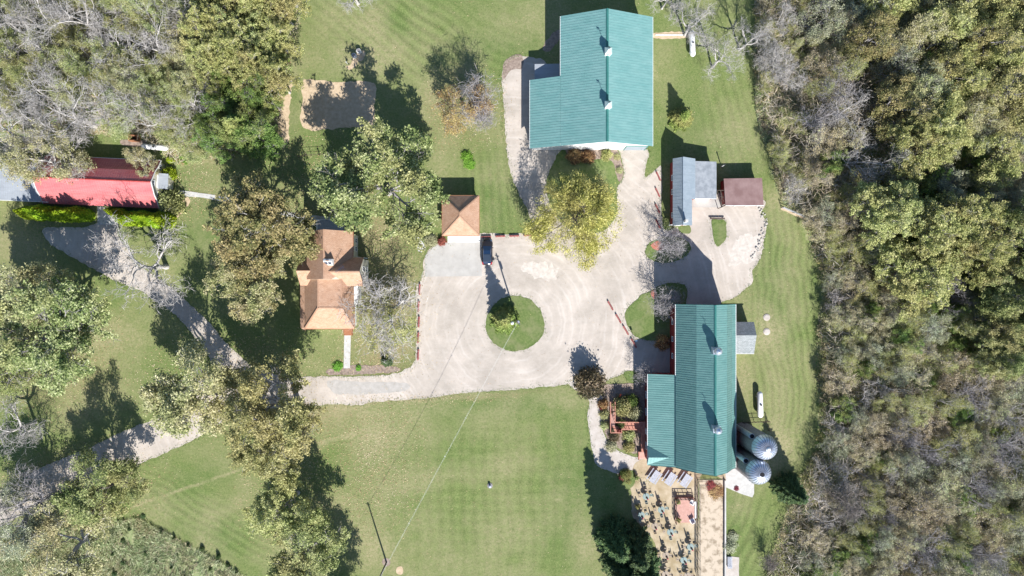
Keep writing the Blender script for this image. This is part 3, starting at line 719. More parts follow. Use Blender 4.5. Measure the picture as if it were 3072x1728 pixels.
# ---------------------------------------------------------------- gambrel barn (south-east)
def gambrel_barn():
    F = Frame(0, 0)
    ze, zb, zr, zl = 5.9, 9.0, 10.9, 4.2
    xw = 28.0; xbw = 30.7; xr = 33.3; xbe = 35.8; xe = 38.3; xl = W(1943, 1300, zl)[0]
    N = W(2100, 914, 7)[1]; Sy = -30.75
    yl = W(1943, 1122, zl)[1]
    b = thing('gambrel_barn', 'long green gambrel-roofed barn with two metal ventilators, a western lean-to and two silos beside it', 'barn', ((xl + xe) / 2, (N + Sy) / 2, 0))
    i = .4
    profile_walls(F, [(xw + i, 0), (xe - i, 0), (xe - i, ze + .2), (xbe - .1, zb - .15), (xr, zr - .2), (xbw + .1, zb - .15), (xw + i, ze + .2)], Sy + i, N - i).build('wall', 'redwall', b)
    profile_walls(F, [(xl + .3, 0), (xw + i - .003, 0), (xw + i - .003, 5.55), (xl + .3, zl - .05)], Sy + i + .003, yl - .3).build('lean_to_wall', 'redwall', b)
    sp = .38
    mb = MB(); rib_pan(mb, (xw, Sy, ze), (xw, N, ze), (xbw - .01, N, zb), (xbw - .01, Sy, zb), sp=sp); rib_pan(mb, (xbw, Sy, zb + .01), (xbw, N, zb + .01), (xr - .01, N, zr), (xr - .01, Sy, zr), sp=sp)
    rf = mb.build('west_roof', 'groof2', b)
    # bell-cast eastern side: upper slope, lower slope, flared eave
    mb = MB(); rib_pan(mb, (xbe, Sy, zb + .01), (xbe, N, zb + .01), (xr + .01, N, zr), (xr + .01, Sy, zr), sp=sp)
    xm_ = xe - 1.0; zm_ = ze + .95
    rib_pan(mb, (xm_, Sy, zm_), (xm_, N, zm_), (xbe + .01, N, zb), (xbe + .01, Sy, zb), sp=sp)
    rib_pan(mb, (xe, Sy, ze), (xe, N, ze), (xm_ + .01, N, zm_), (xm_ + .01, Sy, zm_), sp=sp)
    mb.build('east_roof', 'groof2', b)
    mb = MB(); rib_pan(mb, (xl, Sy, zl), (xl, yl, zl), (xw + .38, yl, 5.75), (xw + .38, Sy, 5.75), sp=sp); lr = mb.build('lean_to_roof', 'groof2', b)
    mb = MB(); mb.hexa([(xr - .18, Sy, zr - .02), (xr + .18, Sy, zr - .02), (xr + .18, N, zr - .02), (xr - .18, N, zr - .02), (xr - .04, Sy, zr + .09), (xr + .04, Sy, zr + .09), (xr + .04, N, zr + .09), (xr - .04, N, zr + .09)])
    mb.build('ridge_cap', 'green_trim', rf)
    mb = MB()
    for x, z, y0, y1 in ((xe + .03, ze - .05, Sy, N), (xw - .03, ze - .05, yl, N), (xl - .03, zl - .05, Sy, yl)): mb.box(x - .04, x + .04, y0, y1, z - .1, z + .06)
    mb.build('gutter', 'white', rf)
    # rake boards at both gables
    mb = MB()
    for y in (Sy - .03, N + .03):
        for a, c in (((xw, ze), (xbw, zb)), ((xbw, zb), (xr, zr)), ((xr, zr), (xbe, zb)), ((xbe, zb), (xm_, zm_)), ((xm_, zm_), (xe, ze))):
            mb.bar((a[0], y, a[1] - .07), (c[0], y, c[1] - .07), .05, .16)
    mb.bar((xl, Sy - .03, zl - .07), (xw, Sy - .03, 5.6), .05, .16)
    mb.build('barge_board', 'green_trim', rf)
    # small entry gable on the lean-to
    g0 = Vector(W(1944, 1374, 5.6)); x2 = W(1988, 1374, 5.6)[0] + .3
    y_r = g0.y; y_n = y_r + 1.75; y_s = Sy + .05
    def zlean(x): return zl + (x - xl) / (xw + .38 - xl) * (5.75 - zl)
    zr2 = 5.35; xg = xl - .08
    xtop = xl + (zr2 - zl) / (5.75 - zl) * (xw + .38 - xl)
    mb = MB(); rib_pan(mb, (xg, y_n, zl + .05), (xtop, y_r, zr2 + .02), (xg, y_r, zr2 + .02), (xg, y_r, zr2 + .02), sp=0)
    mb.slab([(xg, y_s, zl + .05), (xg, y_r, zr2), (xtop, y_r, zr2)], .06)
    nr = 7
    for k in range(1, nr):
        t = k / nr
        a = Vector((xg, y_s, zl + .06)).lerp(Vector((xtop, y_r, zr2 + .01)), t); c = Vector((xg + (xtop - xg) * t, y_r, zr2 + .01))
        mb.bar(a, c, .05, .05)
    mb.build('porch_gable_roof', 'groof', b)
    MB().add([(xl + .02, y_s + .1, zl - .9), (xl + .02, y_n - .1, zl - .9), (xl + .02, y_n - .1, zl), (xl + .02, y_r, zr2 - .1), (xl + .02, y_s + .1, zl), (xl + .2, y_s + .1, zl - .9), (xl + .2, y_n - .1, zl - .9), (xl + .2, y_n - .1, zl), (xl + .2, y_r, zr2 - .1), (xl + .2, y_s + .1, zl)],
             [(0, 1, 2, 3, 4), (9, 8, 7, 6, 5), (0, 5, 6, 1), (1, 6, 7, 2), (2, 7, 8, 3), (3, 8, 9, 4), (4, 9, 5, 0)]).build('porch_gable', 'redwall', b)
    # ventilators
    for px, py in ((2137, 1054), (2137, 1290)):
        x = xr; y = W(px, py, 11.8)[1] + .05; w = .58
        c = MB().box(x - w, x + w, y - w, y + w, 10.3, 11.7).build('ventilator', 'steel', b)
        mb = MB(); mb.lathe((x, y, 11.701), [(.45, 0), (.45, .5), (.62, .5), (.66, .6), (.64, .8), (.5, 1.1), (.28, 1.32), (.1, 1.42), (.03, 1.5), (.02, 2.3)], 20)
        mb.build('ventilator_cap', 'steel', c, smooth=True)
        mb = MB(); mb.bar((x - .3, y, 13.8), (x + .3, y, 13.8), .03); mb.build('weather_vane', 'iron', c)
    # wall openings
    for y in (-8, -14, -20, -26): window(b, F, xe - i, y, 1.5, 1.0, .9, 'u+')
    for x in (31, 33.3, 35.6): window(b, F, x, Sy + i, 4.5, .9, 1.1, 'v-')
    door(b, F, 33.3, Sy + i, 2.2, 2.4, 'v-', 'white')
    for y in (-19, -22, -28): window(b, F, xl + .3, y, 1.1, 1.3, 1.0, 'u-')
    door(b, F, xl + .3, -25.5, 1.0, 2.1, 'u-', 'white')
    door(b, F, 33.3, N - i, 3.0, 3.2, 'v+', 'redwall')
    for y in (-6, -9, -12): window(b, F, xw + i, y, 1.6, 1.0, 1.0, 'u-')
    # shingled side room on the east
    rr = thing('milk_house', 'small shed with grey shingle gable roof against the east wall of the gambrel barn', 'shed', (40.2, W(2240, 1012, 3)[1], 0))
    y0 = W(2240, 1061, 2.6)[1]; y1 = W(2240, 966, 2.6)[1]; x0 = xe - i + .01; x1 = W(2264, 1010, 2.8)[0]; ym = W(2240, 1006, 3.7)[1]
    profile_walls(F, [(y0 + .2, 0), (y1 - .2, 0), (y1 - .2, 2.5), (ym, 3.6), (y0 + .2, 2.5)], x0, x1 - .25, 'u').build('wall', 'white', rr)
    mb = MB(); mb.slab([(x0 + .01, y0, 2.5), (x1, y0, 2.5), (x1, ym - .002, 3.75), (x0 + .01, ym - .002, 3.75)], .08); mb.slab([(x1, y1, 2.5), (x0 + .01, y1, 2.5), (x0 + .01, ym + .002, 3.75), (x1, ym + .002, 3.75)], .08)
    r2 = mb.build('roof', 'shingle_grey', rr)
    MB().box(x0, x1, y0 - .06, y0, 2.36, 2.5).build('gutter', 'white', r2)
    MB().box(40.0, 40.8, ym - 1.35, ym - 1.27, 3.13, 3.17).build('roof_vent', 'white', r2)
    window(rr, F, x1 - .25, ym, 1.1, .9, .9, 'u+'); door(rr, F, 40, y0 + .2, .9, 2.0, 'v-', 'white')
gambrel_barn()

# ---------------------------------------------------------------- silos
def silo(cx, cy, h, r, label, hatch):
    s = thing('silo', label, 'silo', (cx, cy, 0), 'silos behind the gambrel barn')
    prof = []
    k = 14
    for i in range(k):
        z0 = h * i / k; prof += [(r, z0), (r, z0 + h / k * .93), (r + .03, z0 + h / k * .95), (r + .03, z0 + h / k * .99)]
    prof.append((r, h))
    MB().lathe((cx, cy, 0), prof, 36).build('stave_wall', 'stone', s)
    pr = [(r + .10, 0), (r + .02, .10)] + [(r * math.cos(a) ** .9, .1 + 1.65 * math.sin(a)) for a in [math.pi / 2 * j / 9 for j in range(1, 9)]]
    pr.append((.32, 1.78))
    d = MB().lathe((cx, cy, h), pr, 40).build('dome_roof', 'steel', s, smooth=True)
    mb = MB()
    for j in range(24):
        a = 2 * math.pi * j / 24
        mb.tube([(cx + (rr) * math.cos(a), cy + rr * math.sin(a), h + zz + .015) for rr, zz in pr[:-1]], .042, 4)
    mb.build('dome_seam', 'seam', d)
    if hatch:
        MB().lathe((cx + .02, cy - .02, h + 1.70), [(.42, 0), (.42, .09), (.02, .10)], 20).build('dome_opening', 'dark', d)
        MB().lathe((cx + .02, cy - .02, h + 1.66), [(.50, 0), (.50, .10), (.44, .12)], 20).build('opening_collar', 'steel', d)
    else:
        MB().lathe((cx, cy, h + 1.66), [(.34, 0), (.36, .12), (.2, .3), (.02, .36)], 20).build('vent_cap', 'tank', d)
    a = math.atan2(-(471 * .06 - 505 * .06), 661 * .06 - 677 * .06)
    a = math.radians(138)
    tx, ty = cx + (r + .42) * math.cos(a), cy + (r + .42) * math.sin(a)
    ch = MB().tube([(tx, ty, .02), (tx, ty, h - .6)], .44, 16).build('chute', 'steel', s, smooth=False)
    MB().tube([(tx, ty, h - .6 + .005), (tx, ty, h - .57)], .37, 16).build('chute_mouth', 'dark', ch)
    mb = MB(); b_ = math.radians(-20)
    for sgn in (-.18, .18):
        px_, py_ = cx + (r + .14) * math.cos(b_) - sgn * math.sin(b_), cy + (r + .14) * math.sin(b_) + sgn * math.cos(b_)
        mb.tube([(px_, py_, 1), (px_, py_, h + .1)], .02, 5)
    for i in range(24):
        z = 1.2 + i * (h - 1.4) / 23
        mb.bar((cx + (r + .14) * math.cos(b_) + .18 * math.sin(b_), cy + (r + .14) * math.sin(b_) - .18 * math.cos(b_), z), (cx + (r + .14) * math.cos(b_) - .18 * math.sin(b_), cy + (r + .14) * math.sin(b_) + .18 * math.cos(b_), z), .025)
    mb.build('ladder', 'iron', s)
p = W(2293, 1341, 10.2); silo(p[0], p[1], 10.2, 2.02, 'silo with a capped metal dome and no hole, the northern one of the pair', False)
p = W(2274.5, 1415, 10.0); silo(p[0], p[1], 10.0, 2.02, 'silo whose ribbed metal dome has a dark round opening at its peak', True)

# ---------------------------------------------------------------- grey-roofed workshop + brown shed
def workshop():
    F = Frame(0, 0)
    xw = W(2018.5, 560, 3.3)[0]; xr = W(2050.5, 560, 4.9)[0]; xe = W(2086, 540, 3.2)[0]; xe2 = W(2076, 640, 3.5)[0]
    N = W(2040, 475, 3.5)[1]; Sy = W(2040, 676, 3.8)[1]; ym = W(2040, 597, 3.5)[1]
    b = thing('workshop', 'long grey metal gable-roofed outbuilding with red west wall and a flat grey side roof', 'outbuilding', ((xw + xe) / 2, (N + Sy) / 2, 0))
    i = .3
    profile_walls(F, [(xw + i, 0), (xe - i, 0), (xe - i, 3.15), (xr, 4.75), (xw + i, 3.3)], ym, N - i).build('wall', 'redwall', b)
    profile_walls(F, [(xw + i + .004, 0), (xe2 - i, 0), (xe2 - i, 3.5), (xr, 4.74), (xw + i + .004, 3.3)], Sy + i, ym - .003).build('south_wall', 'redwall', b)
    mb = MB(); rib_pan(mb, (xw, Sy, 3.3), (xw, N, 3.3), (xr - .01, N, 4.9), (xr - .01, Sy, 4.9), sp=.6, rh=.02)
    rib_pan(mb, (xe, ym, 3.2), (xe, N, 3.2), (xr + .01, N, 4.9), (xr + .01, ym, 4.9), sp=.6, rh=.02)
    rib_pan(mb, (xe2, Sy, 3.55), (xe2, ym - .01, 3.55), (xr + .01, ym - .01, 4.9), (xr + .01, Sy, 4.9), sp=.6, rh=.02)
    rf = mb.build('roof', 'greyroof', b)
    MB().box(xr - .1, xr + .1, Sy, N, 4.88, 4.93).build('ridge_cap', 'greyroof', rf)
    cx, cy, _ = W(2055, 664, 4.8)
    MB().box(cx - .25, cx + .25, cy - .2, cy + .2, 4.2, 6.1).build('chimney', 'stoneblock', rf)
    # flat side roof
    ex = W(2149.5, 540, 2.5)[0]; ny = W(2110, 484, 2.8)[1]; sy = W(2110, 595, 2.8)[1]
    MB().box(xe - i + .003, ex - .2, sy + .2, ny - .2, 0, 2.35).build('side_room_wall', 'redwall', b)
    mb = MB(); mb.slab([(xe - .05, sy, 3.05), (ex, sy, 2.5), (ex, ny, 2.5), (xe - .05, ny, 3.05)], .14); fr = mb.build('flat_roof', 'greyflat', b)
    MB().hexa([(xe, sy - .08, 2.85), (ex, sy - .08, 2.3), (ex, sy - .003, 2.3), (xe, sy - .003, 2.85), (xe, sy - .08, 3.08), (ex, sy - .08, 2.53), (ex, sy - .003, 2.53), (xe, sy - .003, 3.08)]).build('fascia', 'white', fr)
    door(b, F, (xe + ex) / 2, sy + .2, 2.6, 2.1, 'v-', 'white', 'garage_door', 5)
    door(b, F, xr, Sy + i, 1.1, 2.1, 'v-', 'white')
    window(b, F, xr - 1.2, Sy + i, 1.1, .9, 1.0, 'v-'); window(b, F, xr + 1.1, Sy + i, 1.1, .7, 1.0, 'v-')
    for y in (ym + 1.5, ym + 4, Sy + 2): window(b, F, xw + i, y, 1.2, 1.0, .9, 'u-')
    # brown flat-roofed shed
    a = W(2171, 536, 2.4); c = W(2286, 534, 2.4); d = W(2291, 615, 2.8); e = W(2176.5, 616, 2.8)
    s = thing('open_shed', 'flat brown felt-roofed shed with a white front edge facing the gravel yard', 'shed', ((a[0] + c[0]) / 2, (a[1] + e[1]) / 2, 0))
    MB().slab([(e[0], e[1], 2.8), (d[0], d[1], 2.8), (c[0], c[1], 2.45), (a[0], a[1], 2.45)], .14).build('roof', 'brownroof', s)
    mb = MB(); mb.box(a[0] + .2, c[0] - .2, a[1] - .32, a[1] - .2, 0, 2.3); mb.box(a[0] + .2, a[0] + .32, e[1] + .3, a[1] - .33, 0, 2.3); mb.box(c[0] - .32, c[0] - .2, e[1] + .3, a[1] - .33, 0, 2.3); mb.build('wall', 'redwall', s)
    MB().box(e[0], d[0], e[1] - .07, e[1] - .002, 2.58, 2.83).build('fascia', 'white', s)
    for k in range(4):
        x = e[0] + .25 + k * (d[0] - e[0] - .5) / 3; MB().box(x - .06, x + .06, e[1] + .1, e[1] + .22, 0, 2.64).build('post', 'white', s)
    # timber frame between
    t = thing('timber_frame', 'dark timber ladder-like frame spanning the gap between the grey and brown roofs', 'frame', W(2163, 596))
    z = 2.35
    A = [Vector(W(*q, z)) for q in ((2151, 571), (2172, 571), (2176.5, 616), (2166, 621))]
    mb = MB()
    for u, v in ((0, 1), (1, 2), (2, 3), (3, 0)): mb.bar(A[u], A[v], .10)
    mb.bar(Vector(W(2162, 571, z)), A[3], .1); mb.bar(Vector(W(2160, 590, z)), Vector(W(2174, 592, z)), .08); mb.bar(Vector(W(2164, 578, z)), Vector(W(2170, 606, z)), .08)
    mb.build('top_rail', 'timber', t)
    for q in A: MB().bar((q.x, q.y, 0), (q.x, q.y, z - .05), .1).build('post', 'timber', t)
    # standing vent pipe
    x, y, _ = W(2164, 500)
    t = thing('vent_pipe', 'thin pale standing pipe behind the gap between the two sheds', 'pipe', (x, y, 0))
    MB().tube([(x, y, 0), (x, y, 1.9)], .09, 10).build('pipe', 'tank', t); MB().tube([(x, y, 1.9), (x, y, 2.05)], .13, 10).build('cap', 'iron', t)
    # timber retaining step in front
    x0, y0, _ = W(2128, 656); x1, _, _ = W(2173, 656)
    t = thing('log_bench', 'low dark log bench at the head of the small grass patch', 'bench', ((x0 + x1) / 2, y0, 0))
    MB().box(x0, x1, y0 - .12, y0 + .12, .3, .42).build('seat', 'timber', t)
    for x in (x0 + .3, x1 - .3): MB().box(x - .1, x + .1, y0 - .1, y0 + .1, 0, .3).build('leg', 'timber', t)
workshop()

M['shingle_hip'] = mottled('hip_shingles', (.34, .20, .13), (.42, .26, .17), 3)
# ---------------------------------------------------------------- garage
def garage():
    F = Frame(0, 0); z = 2.8
    nw, ne, se, sw = W(1326, 587, z), W(1434.5, 585.5, z), W(1440, 707, z), W(1327.5, 709, z)
    x0 = (nw[0] + sw[0]) / 2; x1 = (ne[0] + se[0]) / 2; y0 = se[1]; y1 = nw[1]
    cx = (x0 + x1) / 2; cy = (y0 + y1) / 2; zr = 4.9
    g = thing('garage', 'square garage with a tan shingled hip roof beside the concrete driveway', 'garage', (cx, cy, 0))
    MB().box(x0 + .4, x1 - .4, y0 + .4, y1 - .4, 0, z).build('wall', 'cream', g)
    r0 = (cx, cy - .32, zr); r1 = (cx, cy + .32, zr); t = .06
    mb = MB()
    mb.slab([(x0, y0, z), (x1, y0, z), r0], t); mb.slab([(x1, y1, z), (x0, y1, z), r1], t)
    mb.slab([(x1, y0, z), (x1, y1, z), r1, r0], t); mb.slab([(x0, y1, z), (x0, y0, z), r0, r1], t)
    rf = mb.build('roof', 'shingle', g)
    mb = MB()
    for a, b in (((x0, y0, z), r0), ((x1, y0, z), r0), ((x1, y1, z), r1), ((x0, y1, z), r1), (r0, r1)): mb.bar(Vector(a) + Vector((0, 0, .02)), Vector(b) + Vector((0, 0, .02)), .22, .05)
    mb.build('hip_cap', 'shingle_hip', rf)
    mb = MB(); e = .05
    mb.box(x0 - e, x1 + e, y0 - e - .03, y0 - .005, z - .16, z - .01); mb.box(x0 - e, x1 + e, y1 + .005, y1 + e + .03, z - .16, z - .01); mb.box(x0 - e - .03, x0 - .005, y0, y1, z - .16, z - .01); mb.box(x1 + .005, x1 + e + .03, y0, y1, z - .16, z - .01)
    mb.build('gutter', 'brownwood', rf)
    door(g, F, cx, y0 + .4, 4.6, 2.2, 'v-', 'white', 'garage_door', 5)
    window(g, F, x1 - .4, cy, 1.2, .9, .9, 'u+'); window(g, F, x0 + .4, cy, 1.2, .9, .9, 'u-')
garage()

# ---------------------------------------------------------------- farmhouse
def house():
    F = Frame(0, 0)
    h = thing('farmhouse', 'farmhouse with tan shingled cross-gabled roofs, white siding and brown front steps', 'house', W(1000, 830))
    def pan(mb, *p): mb.slab(list(p), .07)
    # north wing (two storeys, ridge N-S)
    zr = 9.3; ze = 5.4
    xr = W(971, 760, zr)[0]; xw = W(920, 700, ze)[0]; xe = W(1058, 700, ze)[0]; n = W(971, 688, zr)[1]; s = W(950, 838, 6)[1]
    mid = W(1000, 800, 5)[1]
    profile_walls(F, [(xw + .35, 0), (xe - .35, 0), (xe - .35, ze), (xr, zr - .15), (xw + .35, ze)], s, n - .35).build('north_wall', 'cream', h)
    mb = MB(); pan(mb, (xw, s, ze), (xw, n, ze), (xr - .005, n, zr), (xr - .005, s, zr)); pan(mb, (xe, mid, ze), (xe, n, ze), (xr + .005, n, zr), (xr + .005, s, zr), (xr + 1.0, s, zr - (zr - ze) * 1.0 / (xe - xr)))
    mb.build('north_roof', 'shingle', h)
    # east cross gable
    zx = 8.7; yx = W(1060, 815, zx)[1]; xg = W(1078, 815, zx)[0]; yn = W(1060, 772, 5.2)[1]; ys = W(1070, 858, 5.0)[1]
    profile_walls(F, [(ys + .3, 0), (yn - .3, 0), (yn - .3, ze), (yx, zx - .15), (ys + .3, ze)], xr + .3, xg - .35, 'u').build('east_wall', 'cream', h)
    mb = MB(); pan(mb, (xg, yn, ze), (xr + 1.3, yn, ze), (xr + .4, yx + .002, zx), (xg, yx + .002, zx)); pan(mb, (xr + .8, ys, ze), (xg, ys, ze), (xg, yx - .002, zx), (xr + .4, yx - .002, zx))
    mb.build('east_roof', 'shingle', h)
    # main hipped body (south)
    zm = 7.0; zq = 3.3
    x0 = W(914, 900, zq)[0]; x1 = W(1062, 960, zq)[0]; y0 = W(1000, 986, zq)[1]; y1 = ys + 2.2
    xm = W(947, 880, zm)[0] + .4; ym = W(947, 923, zm)[1]; xm2 = W(1000, 900, zm)[0] + 1.4
    MB().box(x0 + .35, x1 - .35, y0 + .35, y1, 0, zq).build('south_wall', 'white', h)
    mb = MB()
    pan(mb, (x0, y0, zq), (x1, y0, zq), (xm2, ym, zm), (xm, ym, zm))
    pan(mb, (x0, y1, zq), (x0, y0, zq), (xm, ym, zm), (xm, y1, zm))
    pan(mb, (x1, y0, zq), (x1, y1, zq), (xm2, y1, zm), (xm2, ym, zm))
    pan(mb, (xm, ym + .003, zm), (xm2, ym + .003, zm), (xm2, y1, zm), (xm, y1, zm))
    mb.build('south_roof', 'shingle', h)
    mb = MB()
    for a_, b_ in (((x0, y0, zq), (xm, ym, zm)), ((x1, y0, zq), (xm2, ym, zm)), ((xm, ym, zm), (xm2, ym, zm)), ((xr, s, zr), (xr, n, zr)), ((xr + .6, yx, zx), (xg, yx, zx)), ((xm, ym, zm), (xm, y1, zm)), ((xm2, ym, zm), (xm2, y1, zm))):
        mb.bar(Vector(a_) + Vector((0, 0, .02)), Vector(b_) + Vector((0, 0, .02)), .24, .05)
    mb.build('ridge_cap', 'shingle_hip', h)
    mb = MB(); mb.box(x0, x1, y0 - .12, y0 - .003, zq - .15, zq - .02); mb.box(x1 + .003, x1 + .12, y0, ys - 3.4, zq - .15, zq - .02); mb.box(xe + .003, xe + .12, yn + .1, n, ze - .15, ze - .02); mb.build('gutter', 'brownwood', h)
    # lower west porch roof
    zp = 2.7; xp = W(900.5, 930, zp)[0]; pn = W(910, 858, zp)[1]
    mb = MB(); pan(mb, (xp, y0 + .15, zp), (x0 - .005, y0 + .15, 3.2), (x0 - .005, pn, 3.2), (xp, pn, zp)); pan(mb, (xp, y0 + .15, zp), (x0 + 0, y0 - .45, zp + .1), (x0, y0 + .12, 3.2)); mb.build('porch_roof', 'shingle', h)
    for k in range(4):
        y = y0 + .5 + k * (pn - y0 - .8) / 3; MB().box(xp + .15, xp + .27, y - .06, y + .06, 0, zp - .05).build('porch_post', 'white', h)
    # west cross gable
    zc = 6.3; yc = W(915, 812, zc)[1]; xc = W(888, 812, zc)[0]; cs = W(900, 857, 4.0)[1]; cn = yc + (yc - cs)
    profile_walls(F, [(cs + .3, 0), (cn - .3, 0), (cn - .3, 4.0), (yc, zc - .15), (cs + .3, 4.0)], xc + .4, xw + 1.5, 'u').build('west_wall', 'cream', h)
    mb = MB(); pan(mb, (xc, cs, 4.0), (x0 + .9, cs, 4.0), (xw + 1.9, yc - .002, zc), (xc, yc - .002, zc)); pan(mb, (xw + 1.0, cn, 4.0), (xc, cn, 4.0), (xc, yc + .002, zc), (xw + 1.9, yc + .002, zc)); mb.build('west_roof', 'shingle', h)
    # roof lantern box
    x, y, _ = W(985, 786, 8.9)
    w = .68
    d = MB().add([(x - w, y - .55, 7.6), (x + w, y - .55, 7.6), (x + w, y + .5, 7.6), (x - w, y + .5, 7.6), (x - w, y - .5, 8.75), (x + w, y - .5, 8.75), (x + w, y + .15, 9.6), (x - w, y + .15, 9.6), (x + w, y + .5, 9.4), (x - w, y + .5, 9.4)],
                 [(0, 3, 2, 1), (0, 1, 5, 4), (4, 5, 6, 7), (7, 6, 8, 9), (9, 8, 2, 3), (1, 2, 8, 6, 5), (0, 4, 7, 9, 3)]).build('dormer', 'white', h)
    for k in (0, 1):
        xa = x - .58 + k * .62; MB().add([(xa, y - .38, 8.93), (xa + .54, y - .38, 8.93), (xa + .54, y - .02, 9.4), (xa, y - .02, 9.4), (xa, y - .36, 8.90), (xa + .54, y - .36, 8.90), (xa + .54, y, 9.36), (xa, y, 9.36)], [(0, 1, 2, 3), (7, 6, 5, 4), (0, 4, 5, 1), (2, 6, 7, 3)]).build('pane', 'glass', d)
    MB().add([(x - .3, y + .1, 9.3), (x + .3, y + .1, 9.3), (x + .3, y + .3, 9.3), (x - .3, y + .3, 9.3), (x, y + .2, 10.6)], [(0, 1, 4), (1, 2, 4), (2, 3, 4), (3, 0, 4)]).build('finial', 'shingle', d)
    # windows, doors
    for y in (W(0, 720, 3)[1], W(0, 745, 3)[1]):
        window(h, F, xe - .35, y, 3.2, .9, 1.3, 'u+'); window(h, F, xe - .35, y, .9, .9, 1.3, 'u+')
    for dy in (-1.0, .6): window(h, F, xg - .35, yx + dy, 3.4, .9, 1.4, 'u+'); window(h, F, xg - .35, yx + dy, .9, .9, 1.4, 'u+')
    for xx in (x0 + 2, x0 + 4, x0 + 6): window(h, F, xx, y0 + .35, .95, 1.0, 1.4, 'v-')
    window(h, F, x1 - .35, y0 + 2.5, 1.0, 1.0, 1.3, 'u+'); window(h, F, x1 - .35, y0 + 4.5, 1.0, 1.0, 1.3, 'u+')
    dx = W(1045, 990, 1)[0]; door(h, F, dx, y0 + .35, 1.0, 2.1, 'v-', 'brownwood', 'front_door')
    window(h, F, xr, n - .35, 3.4, 1.0, 1.3, 'v+'); window(h, F, xr + 1.8, n - .35, .9, 1.0, 1.3, 'v+'); door(h, F, xr - 1.2, n - .35, .9, 2.0, 'v+', 'white', 'back_door')
    # front steps
    sx0, sx1 = W(1033, 0)[0], W(1059, 0)[0]; t0, t1 = W(0, 1006)[1], y0 + .3
    mb = MB()
    for k in range(4): mb.box(sx0, sx1, t0 + k * .28, t1 - .001 * k, .17 * k, .17 * (k + 1))
    st = mb.build('front_step', 'brownwood', h)
    mb = MB()
    for x in (sx0 + .05, sx1 - .05):
        mb.bar((x, t0 + .1, 1.0), (x, t1, 1.5), .06); mb.bar((x, t0 + .1, .1), (x, t0 + .1, 1.0), .06); mb.bar((x, t1 - .2, .6), (x, t1 - .2, 1.45), .06)
    mb.build('handrail', 'brownwood', st)
    # east side white bay and downpipes
    bx = W(1070, 880, 2.8); MB().box(x1 - .36, x1 + .55, ys - 3.2, ys + .25, 0, 2.7).build('bay_wall', 'white', h)
    mb = MB(); pan(mb, (x1 - .3, ys - 3.3, 3.2), (x1 + .65, ys - 3.3, 2.72), (x1 + .65, ys + .35, 2.72), (x1 - .3, ys + .35, 3.2)); mb.build('bay_roof', 'white', h)
    for yy in (ys - .2 - 2.9, yn + .2):
        x = x1 + .6 if yy < ys else xe
        MB().bar((x, yy, 2.4), (x + 1.4, yy - .15, .3), .12).build('downpipe', 'white', h)
    # aerial
    x, y, _ = W(1020, 809, 9)
    a = thing('roof_aerial', 'white television aerial on the farmhouse roof', 'aerial', (x, y, 7.1))
    MB().tube([(x, y, 6.2), (x, y, 9.4)], .03, 6).build('mast', 'chrome', a)
    mb = MB(); mb.bar((x - .7, y - .45, 9.3), (x + .7, y + .55, 9.3), .045)
    for k in range(7):
        t = -1 + k / 3; cx, cy = x + .6 * t, y + .05 + .45 * t; l = .45 + .05 * k
        mb.bar((cx - l * .5, cy + l * .7, 9.3), (cx + l * .5, cy - l * .7, 9.3), .025)
    mb.build('antenna', 'chrome', a)
    # shaded back deck railing
    d = thing('back_deck', 'shaded grey back deck with white rails north of the farmhouse', 'deck', W(990, 670))
    x0_, y0_, _ = W(955, 690); x1_, y1_, _ = W(1030, 660)
    MB().box(x0_, x1_, n - .3, y1_, .08, .35).build('floor', 'greywood', d)
    mb = MB()
    for z in (.6, .95, 1.25): mb.bar((x0_, y1_, z), (x1_, y1_, z), .06); mb.bar((x0_, y1_, z), (x0_, n + .1, z), .06)
    for k in range(6): mb.bar((x0_ + k * (x1_ - x0_) / 5, y1_, .35), (x0_ + k * (x1_ - x0_) / 5, y1_, 1.28), .07)
    mb.build('railing', 'white', d)
house()

